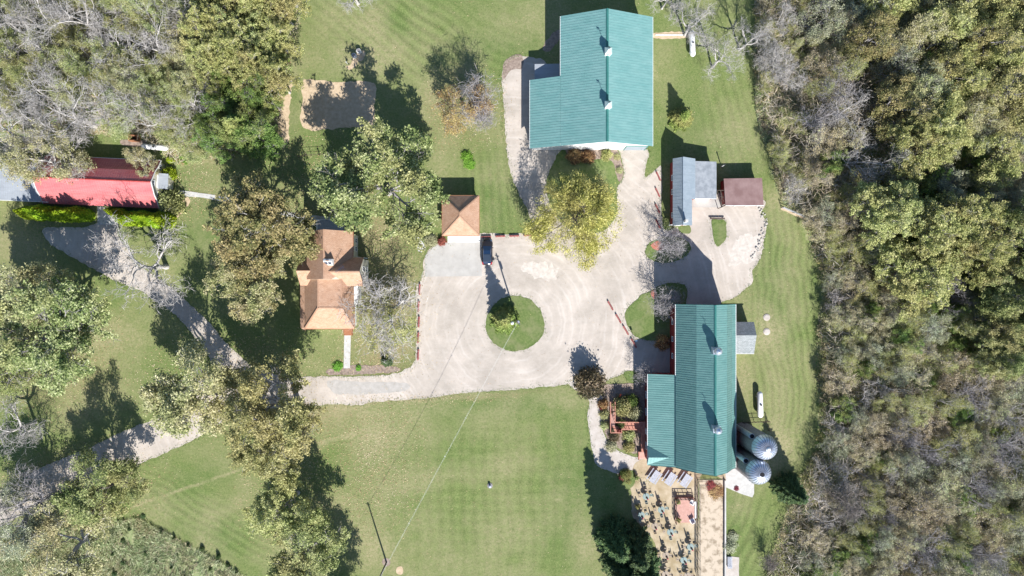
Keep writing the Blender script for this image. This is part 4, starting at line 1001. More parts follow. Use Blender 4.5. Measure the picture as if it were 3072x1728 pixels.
# ---------------------------------------------------------------- red-roofed gambrel building (west)
def red_barn():
    # frame: u along ridge (east), v north
    zr, zb, ze = 5.2, 3.95, 2.2
    w0 = W(96, 530, zr); w1 = W(452, 545, zr)
    ang = math.atan2(w1[1] - w0[1], w1[0] - w0[0])
    L = math.hypot(w1[0] - w0[0], w1[1] - w0[1])
    F = Frame(w0[0], w0[1], ang)
    b = thing('red_roofed_barn', 'gambrel building with a long rose red metal roof behind a clipped evergreen row', 'barn', F(L / 2, 0, 0))
    hb, hw = 2.1, 4.22
    i = .35
    prof = [(-hw + i, 0), (hw - i, 0), (hw - i, ze + .15), (hb - .05, zb - .12), (0, zr - .15), (-hb + .05, zb - .12), (-hw + i, ze + .15)]
    profile_walls(F, prof, i, L - i, 'u').build('wall', 'cream', b)
    def P(u, v, z): return F(u, v, z)
    # flared, slightly curved lower slopes
    def side(sgn, mb):
        pts = [(0, zr), (hb, zb), (hb + .7, zb - .72), (hb + 1.4, zb - 1.28), (hw, ze), ]
        for k in range(len(pts) - 1):
            (va, za), (vb, zb_) = pts[k], pts[k + 1]
            rib_pan(mb, P(0, sgn * vb, zb_), P(L, sgn * vb, zb_), P(L, sgn * (va + .005), za), P(0, sgn * (va + .005), za), t=.07, sp=.42, rh=.03)
    mb = MB(); side(-1, mb); r1 = mb.build('south_roof', 'redroof', b)
    mb = MB(); side(1, mb); r2 = mb.build('north_roof', 'redroof', b)
    mb = MB(); mb.hexa([P(0, -.15, zr - .02), P(L, -.15, zr - .02), P(L, .15, zr - .02), P(0, .15, zr - .02), P(0, -.04, zr + .07), P(L, -.04, zr + .07), P(L, .04, zr + .07), P(0, .04, zr + .07)]); mb.build('ridge_cap', 'red', r1)
    mb = MB(); pts = [(hw, ze), (hb + 1.4, zb - 1.28), (hb + .7, zb - .72), (hb, zb), (0, zr), (-hb, zb), (-hb - .7, zb - .72), (-hb - 1.4, zb - 1.28), (-hw, ze)]
    for u in (-.04, L + .04):
        for (a, c), (d, e) in zip(pts, pts[1:]): mb.bar(P(u, a, c - .06), P(u, d, e - .06), .07, .2)
    mb.bar(P(0, hw + .04, ze - .08), P(L, hw + .04, ze - .08), .08, .12)
    mb.build('barge_board', 'white', r1)
    # roof hatch
    u = (W(430, 521, 4.6)[0] - w0[0]); MB().add([P(u, 1.35, 4.42), P(u + .85, 1.35, 4.42), P(u + .85, .95, 4.70), P(u, .95, 4.70), P(u, 1.35, 4.54), P(u + .85, 1.35, 4.54), P(u + .85, .95, 4.82), P(u, .95, 4.82)], [(3, 2, 1, 0), (4, 5, 6, 7), (0, 1, 5, 4), (1, 2, 6, 5), (2, 3, 7, 6), (3, 0, 4, 7)]).build('roof_vent', 'steel', r2)
    # east end annexe, its bluish shade put into the grey roof colour
    MB().hexa([P(L - i, -.6, 0), P(L + 1.3, -.6, 0), P(L + 1.3, 1.7, 0), P(L - i, 1.7, 0), P(L - i, -.6, 2.6), P(L + 1.3, -.6, 2.3), P(L + 1.3, 1.7, 2.3), P(L - i, 1.7, 2.6)]).build('annexe', 'white', b)
    mb = MB(); mb.slab([P(L - .1, -.8, 2.68), P(L + 1.5, -.8, 2.35), P(L + 1.5, 1.9, 2.35), P(L - .1, 1.9, 2.68)], .06); mb.build('annexe_roof', 'annexroof', b)
    window(b, F, L - i, -1.8, 1.2, 1.0, 1.2, 'u+'); window(b, F, L - i, 0, 3.3, 1.0, .9, 'u+'); window(b, F, L - i, 3.2, 1.2, .8, 1.0, 'u+')
    door(b, F, L + 1.3, .6, .9, 2.0, 'u+', 'cream'); door(b, F, 10.8, -hw + i, 1.8, 2.0, 'v-', 'white', 'double_door')
    for u in (3, 6.5, 14, 17.5): window(b, F, u, -hw + i, .8, 1.1, 1.0, 'v-')
    for u in (4, 10, 16): window(b, F, u, hw - i, .8, 1.1, .9, 'v+')
    # western low annexe, weathered metal roof
    a = thing('low_annexe', 'low grey corrugated-roofed annexe at the western gable of the red-roofed barn', 'annexe', F(-6, -.5, 0))
    y0 = -3.95; y1 = 3.2
    MB().hexa([P(-11, y0 + .3, 0), P(.3, y0 + .3, 0), P(.3, y1 - .3, 0), P(-11, y1 - .3, 0), P(-11, y0 + .3, 2.6), P(.3, y0 + .3, 2.6), P(.3, y1 - .3, 3.2), P(-11, y1 - .3, 3.2)]).build('wall', 'cream', a)
    mb = MB(); rib_pan(mb, P(-11.2, y0, 2.65), P(-.15, y0, 2.65), P(-.15, y1, 3.3), P(-11.2, y1, 3.3), sp=.3, rh=.03); r = mb.build('roof', 'annexroof', a)
    mb = MB(); mb.bar(P(-11.2, y0 - .05, 2.6), P(1.2, y0 - .05, 2.6), .07, .12); mb.build('fascia', 'white', r)
    window(a, F, -4, y0 + .3, 1.0, 1.0, 1.0, 'v-'); window(a, F, -8, y0 + .3, 1.0, 1.0, 1.0, 'v-')
    # small brick hut/box north
    x, y, _ = W(408, 417)
    s = thing('brick_store', 'small open-topped brown brick box north of the red-roofed barn', 'brick box', (x, y, 0))
    mb = MB()
    for q in ((x - .8, x + .8, y - .55, y - .4), (x - .8, x + .8, y + .4, y + .55), (x - .8, x - .65, y - .4, y + .4), (x + .65, x + .8, y - .4, y + .4)): mb.box(*q, 0, 1.1)
    mb.build('wall', 'brownwood', s); MB().box(x - .6, x + .6, y - .35, y + .35, .02, .5).build('dark_fill', 'dark', s)  # dark block filling the lower half of the box
    return F, L
RBF, RBL = red_barn()
# ================================================================ VEGETATION GENERATORS
LIB_HIDE = []
def tubes_np(segs, sides):
    """segs: list of polylines [(pts Nx3, radii N)]; returns verts, quads"""
    V = []; Q = []; b = 0
    ang = np.arange(sides) * 2 * np.pi / sides
    ca, sa = np.cos(ang), np.sin(ang)
    for P, Rr in segs:
        k = len(P)
        D = np.gradient(P, axis=0); D /= np.linalg.norm(D, axis=1, keepdims=True) + 1e-9
        ref = np.where(np.abs(D[:, 2:3]) < .9, np.array([[0, 0, 1.]]), np.array([[1., 0, 0]]))
        U = np.cross(D, ref); U /= np.linalg.norm(U, axis=1, keepdims=True) + 1e-9
        Vv = np.cross(D, U)
        ring = P[:, None] + (U[:, None] * ca[None, :, None] + Vv[:, None] * sa[None, :, None]) * Rr[:, None, None]
        V.append(ring.reshape(-1, 3))
        i = np.arange(k - 1)[:, None] * sides + np.arange(sides)[None]
        j = np.arange(k - 1)[:, None] * sides + (np.arange(sides)[None] + 1) % sides
        Q.append(np.stack([i, j, j + sides, i + sides], -1).reshape(-1, 4) + b); b += k * sides
    return np.concatenate(V), np.concatenate(Q)

def leaf_quads(rng, C, l, w, up=.7, droop=0.0, var=.4, dirs=None):
    """diamond leaves at centres C"""
    n = len(C)
    N = rng.normal(size=(n, 3)); N[:, 2] = np.abs(N[:, 2]) + up; N /= np.linalg.norm(N, axis=1, keepdims=True)
    T = dirs if dirs is not None else rng.normal(size=(n, 3))
    T = T - N * np.sum(T * N, 1, keepdims=True)
    if droop: T[:, 2] -= droop
    T /= np.linalg.norm(T, axis=1, keepdims=True) + 1e-9
    B = np.cross(N, T)
    sc = (1 + var * rng.uniform(-1, 1, (n, 1)))
    T = T * l / 2 * sc; B = B * w / 2 * sc
    V = np.stack([C - T, C + B - T * .1, C + T, C - B - T * .1], 1).reshape(-1, 3)
    return V, np.arange(n * 4).reshape(-1, 4)

def grow(seed, h, spread, trunk=.3, nmain=5, levels=4, kids=4, rad=None, up=.35, wob=.28, lenf=.62, lean=(0, 0), upright=0, rmin=.02):
    """recursive limbs -> thick [polylines], thin [polylines], tips (M,3), tip dirs"""
    rng = np.random.default_rng(seed)
    rad = rad or h * .024
    thick, thin, tips, td = [], [], [], []
    def poly(p, d, L, r0, r1, k, wb, upb):
        P = [p]; Rr = [r0]; d = d.copy(); ds = [d.copy()]
        for i in range(k):
            d = d + rng.normal(size=3) * wb + np.array([0, 0, upb]); d /= np.linalg.norm(d)
            P.append(P[-1] + d * L / k); Rr.append(r0 + (r1 - r0) * (i + 1) / k); ds.append(d.copy())
        return np.array(P), np.array(Rr), ds
    tl = h * trunk
    d0 = np.array([lean[0], lean[1], 1.0]); d0 /= np.linalg.norm(d0)
    P, Rr, ds = poly(np.zeros(3), d0, tl, rad * 1.15, rad * .85, 4, .05, .05)
    P[0, 2] = -.1; Rr[0] *= 1.35
    thick.append((P, Rr))
    def rec(p, d, L, r, lev):
        k = 4 if lev <= 2 else 3
        r1 = max(rmin * .6, r * .45)
        P, Rr, ds = poly(p, d, L, r, r1, k, wob / (1.2 if lev <= 1 else 1), up * (.16 if lev <= 2 else .05) + upright * .1)
        (thick if lev <= 1 else thin).append((P, Rr))
        if lev >= levels:
            tips.append(P[-1]); td.append(ds[-1])
            if k > 2: tips.append(P[-2]); td.append(ds[-2])
            return
        n = max(2, int(round(kids + rng.uniform(-1, 1))))
        for i in range(n):
            t = .3 + .7 * (i + rng.uniform(.1, .9)) / n
            f = t * k; a = min(k - 1, int(f)); q = P[a] + (P[a + 1] - P[a]) * (f - a)
            base = ds[min(k, a + 1)]
            side = np.cross(base, rng.normal(size=3)); side /= np.linalg.norm(side)
            if upright == 0 and lev <= 1: side[2] = abs(side[2]) * .4
            ang = rng.uniform(.55, 1.0)
            nd = base * math.cos(ang) + side * math.sin(ang); nd /= np.linalg.norm(nd)
            rec(q, nd, L * lenf * rng.uniform(.8, 1.2), max(rmin, Rr[a] * .62), lev + 1)
        rec(P[-1], ds[-1], L * lenf * .8, max(rmin, r1), lev + 1)
    top = P[-1]
    base_ang = rng.uniform(0, 6.28)
    L1 = math.hypot(spread, h - tl) * .50
    for i in range(nmain):
        a = base_ang + i * 2 * math.pi / nmain + rng.uniform(-.3, .3)
        el = rng.uniform(.25, .75) if i else 1.2
        hd = np.array([math.cos(a) * math.cos(el) * spread, math.sin(a) * math.cos(el) * spread, math.sin(el) * (h - tl)])
        L = np.linalg.norm(hd) * .52
        q = P[-1] if i < 3 else P[-2] + (P[-1] - P[-2]) * rng.uniform(0, 1)
        rec(q, hd / np.linalg.norm(hd), L, rad * rng.uniform(.5, .72), 1)
    return thick, thin, np.array(tips), np.array(td)

def norm_tree(thick, thin, tips, h, r, lift=1.0):
    """scale so that the crown spans radius ~r and height h"""
    q = np.percentile(np.hypot(tips[:, 0] - tips[:, 0].mean(), tips[:, 1] - tips[:, 1].mean()), 92)
    cz = np.percentile(tips[:, 2], 98)
    sx = r * .93 / q; sz = h / cz
    S3 = np.array([sx, sx, sz]); mx = tips[:, 0].mean() * sx; my = tips[:, 1].mean() * sx
    def g(P):
        Q = P * S3; k = np.clip(Q[:, 2] / (h * .7), 0, 1); Q[:, 0] -= mx * k; Q[:, 1] -= my * k
        return Q
    f = lambda L: [(g(P), Rr) for P, Rr in L]
    return f(thick), f(thin), g(tips)

def add_part(name, V, Q, m, parent):
    o = link_mesh(name, np_mesh(name, V, Q, m), parent)
    return o

def broadleaf(seed, h, r, n_leaf, mat, bark='bark', size=.3, cl=.55, levels=4, kids=4, trunk=.28, twig=True, up=.7, gaps=.12, fill=0.0, asp=.6, name='leafy_tree', nmain=5):
    """archetype tree, returned as an Empty at the origin (moved to its first place later)"""
    rng = np.random.default_rng(seed + 100)
    th, tn, tips, td = grow(seed, h, r, trunk=trunk, levels=levels, kids=kids, nmain=nmain)
    th, tn, tips = norm_tree(th, tn, tips, h * .97, r)
    e = bpy.data.objects.new(name, None); COL.objects.link(e); e.empty_display_size = .5
    add_part('trunk', *tubes_np(th, 7), bark, e)
    if tn: add_part('branches', *tubes_np(tn, 3), bark, e)
    if n_leaf:
        # open a few gaps in the crown
        keep = vnoise(tips[:, 0] + seed * 7.7, tips[:, 1] + tips[:, 2] * .7, r * .17, seed, 2) > gaps + .22
        T = tips[keep] if keep.sum() > 20 else tips
        if fill:
            m = int(len(T) * fill); a = rng.uniform(0, 2 * np.pi, m); u = np.sqrt(rng.uniform(0, 1, m)) * r * .85
            z = h * (.55 + .42 * np.sqrt(np.clip(1 - (u / r) ** 2, 0, 1)) * rng.uniform(.6, 1, m))
            T = np.concatenate([T, np.stack([u * np.cos(a), u * np.sin(a), z], 1)])
        idx = rng.integers(0, len(T), n_leaf)
        g = rng.normal(size=(n_leaf, 3)); g *= (rng.uniform(.1, 1, (n_leaf, 1)) ** .5) / (np.linalg.norm(g, axis=1, keepdims=True) + 1e-9)
        cs = cl * (.6 + .8 * rng.uniform(0, 1, len(T)))
        C = T[idx] + g * cs[idx][:, None] * np.array([1.25, 1.25, .7])
        C[:, 2] = np.maximum(C[:, 2], .3)
        V, Q = leaf_quads(rng, C, size, size * asp, up, var=.55)
        add_part('crown', V, Q, mat, e)
    return e

def baretree(seed, h, r, bark='bark_pale', levels=5, kids=3, trunk=.25, rmin=.022, upright=0, wob=.3, nmain=5, name='bare_tree', twigs=0):
    th, tn, tips, td = grow(seed, h, r, trunk=trunk, levels=levels, kids=kids, rmin=rmin, upright=upright, wob=wob, nmain=nmain)
    th, tn, tips = norm_tree(th, tn, tips, h * .97, r)
    e = bpy.data.objects.new(name, None); COL.objects.link(e)
    add_part('trunk', *tubes_np(th, 7), bark, e); V, Q = tubes_np(tn, 3)
    if twigs:
        rng = np.random.default_rng(seed)
        idx = rng.integers(0, len(tips), twigs)
        C = tips[idx] + rng.normal(size=(twigs, 3)) * .35
        V2, Q2 = leaf_quads(rng, C, .9, .035, .3); Q = np.concatenate([Q, Q2 + len(V)]); V = np.concatenate([V, V2])
    add_part('branches', V, Q, bark, e)
    return e

def conifer(seed, h, r, n, mat, name='spruce_tree', ln=.42, wd=.10, cone=1.0, levels=None, bare=.06):
    rng = np.random.default_rng(seed)
    e = bpy.data.objects.new(name, None); COL.objects.link(e)
    P = np.array([[0, 0, -.1], [0, 0, h * .5], [0, 0, h * .98]]); add_part('trunk', *tubes_np([(P, np.array([h * .018, h * .011, .02]))], 7), 'bark', e)
    wh = levels or int(h * 2.6)
    segs = []; C = []; D = []
    for i in range(wh):
        t = i / wh; z = h * (bare + (1 - bare) * t); rr = r * (1 - t) ** cone + .12
        nb = max(4, int(9 * (1 - t) + 4)); a0 = rng.uniform(0, 6.28)
        for j in range(nb):
            a = a0 + 6.283 * j / nb + rng.uniform(-.2, .2); L = rr * rng.uniform(.72, 1.1)
            d = np.array([math.cos(a), math.sin(a), 0])
            p1 = np.array([0, 0, z]) + d * L * .5 + np.array([0, 0, -.04 * L]); p2 = np.array([0, 0, z]) + d * L + np.array([0, 0, .02 - .16 * L])
            segs.append((np.array([[0, 0, z], p1, p2]), np.array([.035, .02, .008])))
            m = max(3, int(n / (wh * 9) * L / r * 2.2))
            s = rng.uniform(.12, 1.0, m) ** .75
            q = np.array([0, 0, z])[None] + d[None] * (L * s)[:, None]
            q[:, 2] -= .14 * L * s ** 2
            side = np.array([-d[1], d[0], 0])
            wid = (.10 + .22 * L * (1 - s) * 1.2)
            o = rng.uniform(-1, 1, m) * wid
            q += side[None] * o[:, None]; q[:, 2] += rng.normal(size=m) * .05
            C.append(q); D.append(d[None] + side[None] * np.sign(o)[:, None] * .7 + rng.normal(size=(m, 3)) * .2)
    add_part('branches', *tubes_np(segs, 3), 'bark', e)
    C = np.concatenate(C); D = np.concatenate(D)
    V, Q = leaf_quads(rng, C, ln, wd, 1.0, dirs=D)
    add_part('crown', V, Q, mat, e)
    return e

def columnar(seed, h, r, n, mat, name='arborvitae'):
    rng = np.random.default_rng(seed)
    e = bpy.data.objects.new(name, None); COL.objects.link(e)
    P = np.array([[0, 0, -.1], [0, 0, h * .9]]); add_part('trunk', *tubes_np([(P, np.array([.09, .02]))], 6), 'bark', e)
    t = rng.uniform(0, 1, n) ** .9; z = h * t
    prof = np.minimum(1, (t / .12) ** .5) * np.minimum(1, ((1 - t) / .66) ** 1.05)
    a = rng.uniform(0, 6.283, n)
    lump = .78 + .34 * vnoise(a * 2.0 + seed, z * 1.2, 1.0, seed, 2)
    rr = r * prof * lump * rng.uniform(.72, 1.0, n) ** .5
    C = np.stack([rr * np.cos(a), rr * np.sin(a), z + .05], 1)
    D = np.stack([np.cos(a) * .4, np.sin(a) * .4, np.ones(n)], 1) + rng.normal(size=(n, 3)) * .3
    V, Q = leaf_quads(rng, C, .34, .15, .4, dirs=D)
    # face outward
    add_part('crown', V, Q, mat, e)
    return e

def bush(seed, h, r, n, mat, size=.16, name='shrub', twigs=20, flat=1.0):
    rng = np.random.default_rng(seed)
    e = bpy.data.objects.new(name, None); COL.objects.link(e)
    segs = []
    for i in range(twigs):
        a = rng.uniform(0, 6.28); el = rng.uniform(.4, 1.4); L = .85 * math.hypot(r * math.cos(el), h * math.sin(el))
        d = np.array([math.cos(a) * math.cos(el) * r, math.sin(a) * math.cos(el) * r, math.sin(el) * h]); d /= np.linalg.norm(d)
        P = np.array([[0, 0, -.05], d * L * .5 + rng.normal(size=3) * .04, d * L]); segs.append((P, np.array([.022, .014, .006])))
    add_part('stem', *tubes_np(segs, 3), 'bark', e)
    nc = max(8, int(n / 28))
    g = rng.normal(size=(nc, 3)); g[:, 2] = np.abs(g[:, 2]); g /= np.linalg.norm(g, axis=1, keepdims=True)
    rad_ = rng.uniform(.35, 1, nc)[:, None] ** .6
    cc = g * rad_ * np.array([r * .86, r * .86, h * .86]); cc[:, 2] = np.maximum(cc[:, 2], .08)
    idx = rng.integers(0, nc, n)
    C = cc[idx] + rng.normal(size=(n, 3)) * np.array([.14 * r, .14 * r, .10 * h]); C[:, 2] = np.maximum(C[:, 2], .03)
    V, Q = leaf_quads(rng, C, size, size * .6, .6)
    add_part('foliage', V, Q, mat, e)
    return e

def scatter_quads(name, C, rng, l, w, mat, up=.7, dirs=None, var=.4, kind='stuff'):
    V, Q = leaf_quads(rng, C, l, w, up, dirs=dirs, var=var)
    o = link_mesh(name, np_mesh(name, V, Q, mat)); o["kind"] = kind
    return o

def rand_in(rng, poly, n, extra=None):
    """n random world points inside a pixel polygon"""
    P = np.array(poly, float); lo = np.maximum(P.min(0), [-160, -130]); hi = np.minimum(P.max(0), [3232, 1858])
    out = np.zeros((0, 2))
    while len(out) < n:
        q = rng.uniform(lo, hi, (int(n * 1.6) + 50, 2)); k = in_poly(q[:, 0], q[:, 1], poly)
        if extra is not None: k &= extra(q)
        out = np.concatenate([out, q[k]])
    out = out[:n]
    return np.stack([(out[:, 0] - 1536) * S, (864 - out[:, 1]) * S], 1)
# ================================================================ TREES
class Proto:
    """hands out the archetype itself first, then copies of it"""
    def __init__(s, root, h, r): s.root = root; s.used = False; s.h = h; s.r = r
    def put(s, loc, rotz, scale, label, cat, group, mats=None, name=None):
        if not s.used:
            o = s.root; s.used = True
            o.location = loc; o.rotation_euler = (0, 0, rotz); o.scale = scale
            if mats:
                for ch in o.children:
                    k = ch.name.split('.')[0]
                    if k in mats: ch.material_slots[0].link = 'OBJECT'; ch.material_slots[0].material = M[mats[k]]
        else: o = dup(s.root, loc, rotz, scale, mats=mats)
        if name: o.name = name
        for k in ("label", "category", "group"):
            if k in o: del o[k]
        return tag(o, label, cat, group)

PR = {}
PR['oakA'] = Proto(broadleaf(11, 14, 7, 36000, 'lf_oak', 'bark_pale', .25, .50, gaps=.17, fill=.0, up=1.3, nmain=7, trunk=.33), 14, 7)
PR['oakB'] = Proto(broadleaf(12, 14, 7, 36000, 'lf_oak', 'bark_grey', .25, .44, gaps=.17, fill=.05, up=1.3, nmain=7, trunk=.33), 14, 7)
PR['oakC'] = Proto(broadleaf(13, 12, 6, 26000, 'lf_olive', 'bark_grey', .23, .50, gaps=.17, fill=.0, up=1.3, nmain=6, trunk=.33), 12, 6)
PR['thin'] = Proto(broadleaf(21, 13, 6, 22000, 'lf_olive', 'bark_pale', .20, .55, levels=4, kids=4, gaps=.12, up=1.2, nmain=6), 13, 6)
PR['thinB'] = Proto(broadleaf(22, 12, 5.5, 11000, 'lf_yellow', 'bark_grey', .17, .55, levels=4, kids=4, gaps=.14, up=1.0), 12, 5.5)
PR['bareA'] = Proto(baretree(31, 12, 6, twigs=700, levels=4, kids=4), 12, 6)
PR['bareB'] = Proto(baretree(32, 11, 5, twigs=900, wob=.36, levels=4, kids=4), 11, 5)
PR['bareC'] = Proto(baretree(33, 13, 5, 'bark_grey', twigs=600, upright=1, levels=4, kids=4), 13, 5)
PR['scrub'] = Proto(broadleaf(24, 10, 4.5, 8500, 'lf_brown', 'bark_grey', .17, .42, levels=4, kids=4, gaps=.12), 10, 4.5)
PR['bareO'] = Proto(baretree(37, 12, 7, 'bark_pale', twigs=700, levels=4, kids=4, wob=.42), 12, 7)
PR['fine'] = Proto(baretree(35, 5.5, 2.6, 'bark_grey', levels=4, kids=4, rmin=.012, wob=.26, upright=1, nmain=6, twigs=900, name='bare_tree'), 5.5, 2.6)
PR['spruce'] = Proto(conifer(41, 12, 2.9, 26000, 'lf_spruce', cone=.62, ln=.40, wd=.12), 12, 2.9)
PR['sprS'] = Proto(conifer(42, 7, 2.1, 10000, 'lf_spruce_lit', ln=.36, wd=.11), 7, 2.1)
PR['arb'] = Proto(columnar(51, 4.6, 1.0, 7000, 'lf_arb'), 4.6, 1.0)
PR['arb2'] = Proto(columnar(52, 4.4, 1.05, 7000, 'lf_arb'), 4.4, 1.05)
PR['bushA'] = Proto(bush(61, 1.6, 1.3, 3200, 'lf_green'), 1.6, 1.3)
PR['bushB'] = Proto(bush(62, 1.8, 1.4, 2600, 'lf_rust', size=.18), 1.8, 1.4)
PR['bushC'] = Proto(bush(63, 1.2, 1.0, 2000, 'lf_bright', size=.15), 1.2, 1.0)

RG = random.Random(5)
def tree(key, px, py, rpx, h, label, mat=None, bark=None, group=None, cat='tree', name=None, rot=None, crown=.62, base=False):
    """px, py, rpx describe the crown as the photo shows it; the base is worked out from the height"""
    p = PR[key]; z = 0 if base else h * crown
    x, y, _ = W(px, py, z)
    r = rpx * S * (1 - z / H)
    sc = (r / p.r, r / p.r, h / p.h)
    mats = {}
    if mat: mats['crown'] = mats['foliage'] = mat
    if bark: mats['trunk'] = mats['branches'] = bark
    return p.put((x, y, 0), RG.uniform(0, 6.28) if rot is None else rot, sc, label, cat, group, mats or None, name)

OAK = 'leafy_tree'
G_Y = 'leafy trees around the farmyard'
# ---- yard trees (crowns as seen)
tree('oakA', 1136, 552, 185, 15, 'largest leafy oak, sprawling between the farmhouse and the garage', 'lf_oak', 'bark_grey', None, name=OAK, rot=.4)
tree('oakB', 790, 700, 158, 15.5, 'broad russet-olive tree overhanging the north-west corner of the farmhouse', 'lf_orange', 'bark_pale', None, name=OAK, rot=1.4)
tree('oakA', 752, 845, 122, 12, 'grey-green leafy tree just west of the farmhouse, below the russet one', 'lf_pale', name=OAK, rot=2.0)
tree('oakC', 580, 1185, 150, 15.5, 'pale olive tree at the fork of the drive, gravel showing through its leaves', 'lf_pale', name=OAK, rot=.2)
tree('oakA', 830, 1235, 150, 17.5, 'dense russet and olive tree on the south side of the drive beneath the farmhouse', 'lf_orange', name=OAK, rot=2.6)
tree('oakB', 800, 1345, 100, 13, 'smaller russet tree touching the south side of the dense russet tree by the drive', 'lf_orange', name=OAK, rot=5)
tree('oakB', 850, 1520, 100, 12.5, 'golden-olive tree on the lawn left of the utility pole', 'lf_yellow', name=OAK, rot=3.0)
tree('oakC', 905, 1665, 118, 12.5, 'olive tree at the bottom edge of the photo left of the utility pole', 'lf_olive', name=OAK, rot=.9)
tree('oakA', 170, 995, 178, 16, 'big green tree on the west lawn, its crown meeting the photo\'s left side', 'lf_oak', name=OAK, rot=4.2)
tree('oakC', 75, 900, 115, 13.5, 'pinkish-brown autumn tree at the left edge above the big green lawn tree', 'lf_brown', name=OAK, rot=1.1)
tree('thin', 60, 1110, 110, 12, 'thin olive tree at the left edge beneath the big green lawn tree', 'lf_olive', name=OAK, rot=2.2)
tree('oakC', 245, 805, 80, 11, 'dark green tree whose crown borders the gravel turning area of the west drive', 'lf_green', name=OAK, rot=5.1) if False else None
tree('oakC', 285, 1470, 120, 12, 'green leafy tree on the south verge of the lower drive, near the left edge', 'lf_oak', 'bark', None, name=OAK, rot=.5)
tree('thin', 215, 1640, 150, 11, 'thin brown-leaved tree over the rough meadow in the bottom left corner', 'lf_brown', name=OAK, rot=3.3)
tree('thin', 40, 1560, 110, 12, 'half-bare tree at the left edge over the lower drive', 'lf_grey', name=OAK, rot=4.0)
tree('oakC', 1009, 1890, 115, 14, 'tree just outside the bottom edge whose shade falls beside the olive tree', 'lf_olive', name=OAK, rot=1.9)
tree('bareO', 165, 1478, 125, 13, 'bare spreading tree with thick grey limbs in the bottom left corner', None, 'bark_grey', None, name='bare_tree', rot=2.6, base=True)
tree('bareO', 20, 1290, 110, 11, 'bare tree at the left edge above the lower drive', None, 'bark_pale', None, name='bare_tree', rot=1.0)
tree('bareO', 500, 800, 150, 13, 'bare oak casting a long limb shadow over the west drive near the evergreen hedge', None, 'bark_pale', None, name='bare_tree', rot=.3, base=True)
tree('thinB', 1160, 960, 100, 8, 'nearly leafless tree on the leaf-strewn lawn east of the farmhouse', 'lf_yellow', 'bark_pale', None, name='bare_tree', rot=2.2, crown=.5)
tree('bareB', 1150, 935, 140, 9.5, 'bare pale-limbed tree leaning over the farmhouse roof and bumper row', None, 'bark_pale', None, name='bare_tree', rot=1.2, crown=.5)
tree('thinB', 1395, 322, 92, 10, 'small half-bare tree with orange leaves on the lawn west of the largest barn', 'lf_rust', 'bark_pale', None, name='leafy_tree', rot=.6)
tree('fine', 1430, 300, 70, 8.5, 'twiggy pale tree beside the small orange-leaved one west of the largest barn', None, None, None, name='bare_tree')
tree('fine', 1440, 345, 50, 6, 'lowest twiggy tree of the clump west of the largest barn', None, None, None, name='bare_tree')
# row of small bare trees by the gambrel barn
tree('fine', 2012, 738, 52, 5.5, 'small bare tree with lilac-grey twigs on the oval grass island north of the gambrel barn', None, 'bark_grey', None, name='bare_tree')
tree('fine', 2000, 905, 52, 5.5, 'small bare tree with a rosy tinge beside the north-west corner of the gambrel barn', None, 'bark_grey', None, name='bare_tree')
tree('fine', 1938, 1128, 36, 4.5, 'smallest bare pink-twigged tree beside the lean-to corner of the gambrel barn', None, 'bark_grey', None, name='bare_tree')
tree('bushA', 1773, 1152, 52, 5.2, 'round dark purple-leaved small tree where the gravel path leaves the drive', 'lf_purple', None, None, cat='tree', name='purple_tree', crown=.5)
# conifers
tree('sprS', 1513, 960, 46, 8.2, 'conifer standing on the round grass island beside the light pole', 'lf_spruce_lit', None, None, cat='conifer', name='spruce_tree', crown=.2)
tree('sprS', 2047, 352, 38, 5.2, 'light green conifer on the lawn east of the largest barn', 'lf_spruce_lit', None, None, cat='conifer', name='spruce_tree', crown=.3)
tree('sprS', 1160, 1083, 19, 2.4, 'tiny conifer in the front garden bed of the farmhouse', 'lf_spruce', None, None, cat='conifer', name='spruce_tree', crown=.2)
tree('spruce', 1838, 1598, 56, 12, 'westernmost tall spruce beside the picnic patio', 'lf_spruce', None, None, cat='conifer', name='spruce_tree', base=True)
tree('spruce', 1890, 1618, 58, 12.8, 'tallest spruce, in the middle of the clump beside the picnic patio', 'lf_spruce', None, None, cat='conifer', name='spruce_tree', base=True)
tree('spruce', 1858, 1672, 58, 12.2, 'southernmost spruce of the clump beside the picnic patio', 'lf_spruce', None, None, cat='conifer', name='spruce_tree', base=True)
tree('spruce', 1922, 1680, 52, 11, 'spruce closest to the umbrella tables', 'lf_spruce', None, None, cat='conifer', name='spruce_tree', base=True)
tree('spruce', 735, 395, 62, 13, 'silver-green spruce at the south-east edge of the north-west wood', 'lf_spruce_lit', None, None, cat='conifer', name='spruce_tree', crown=.4)

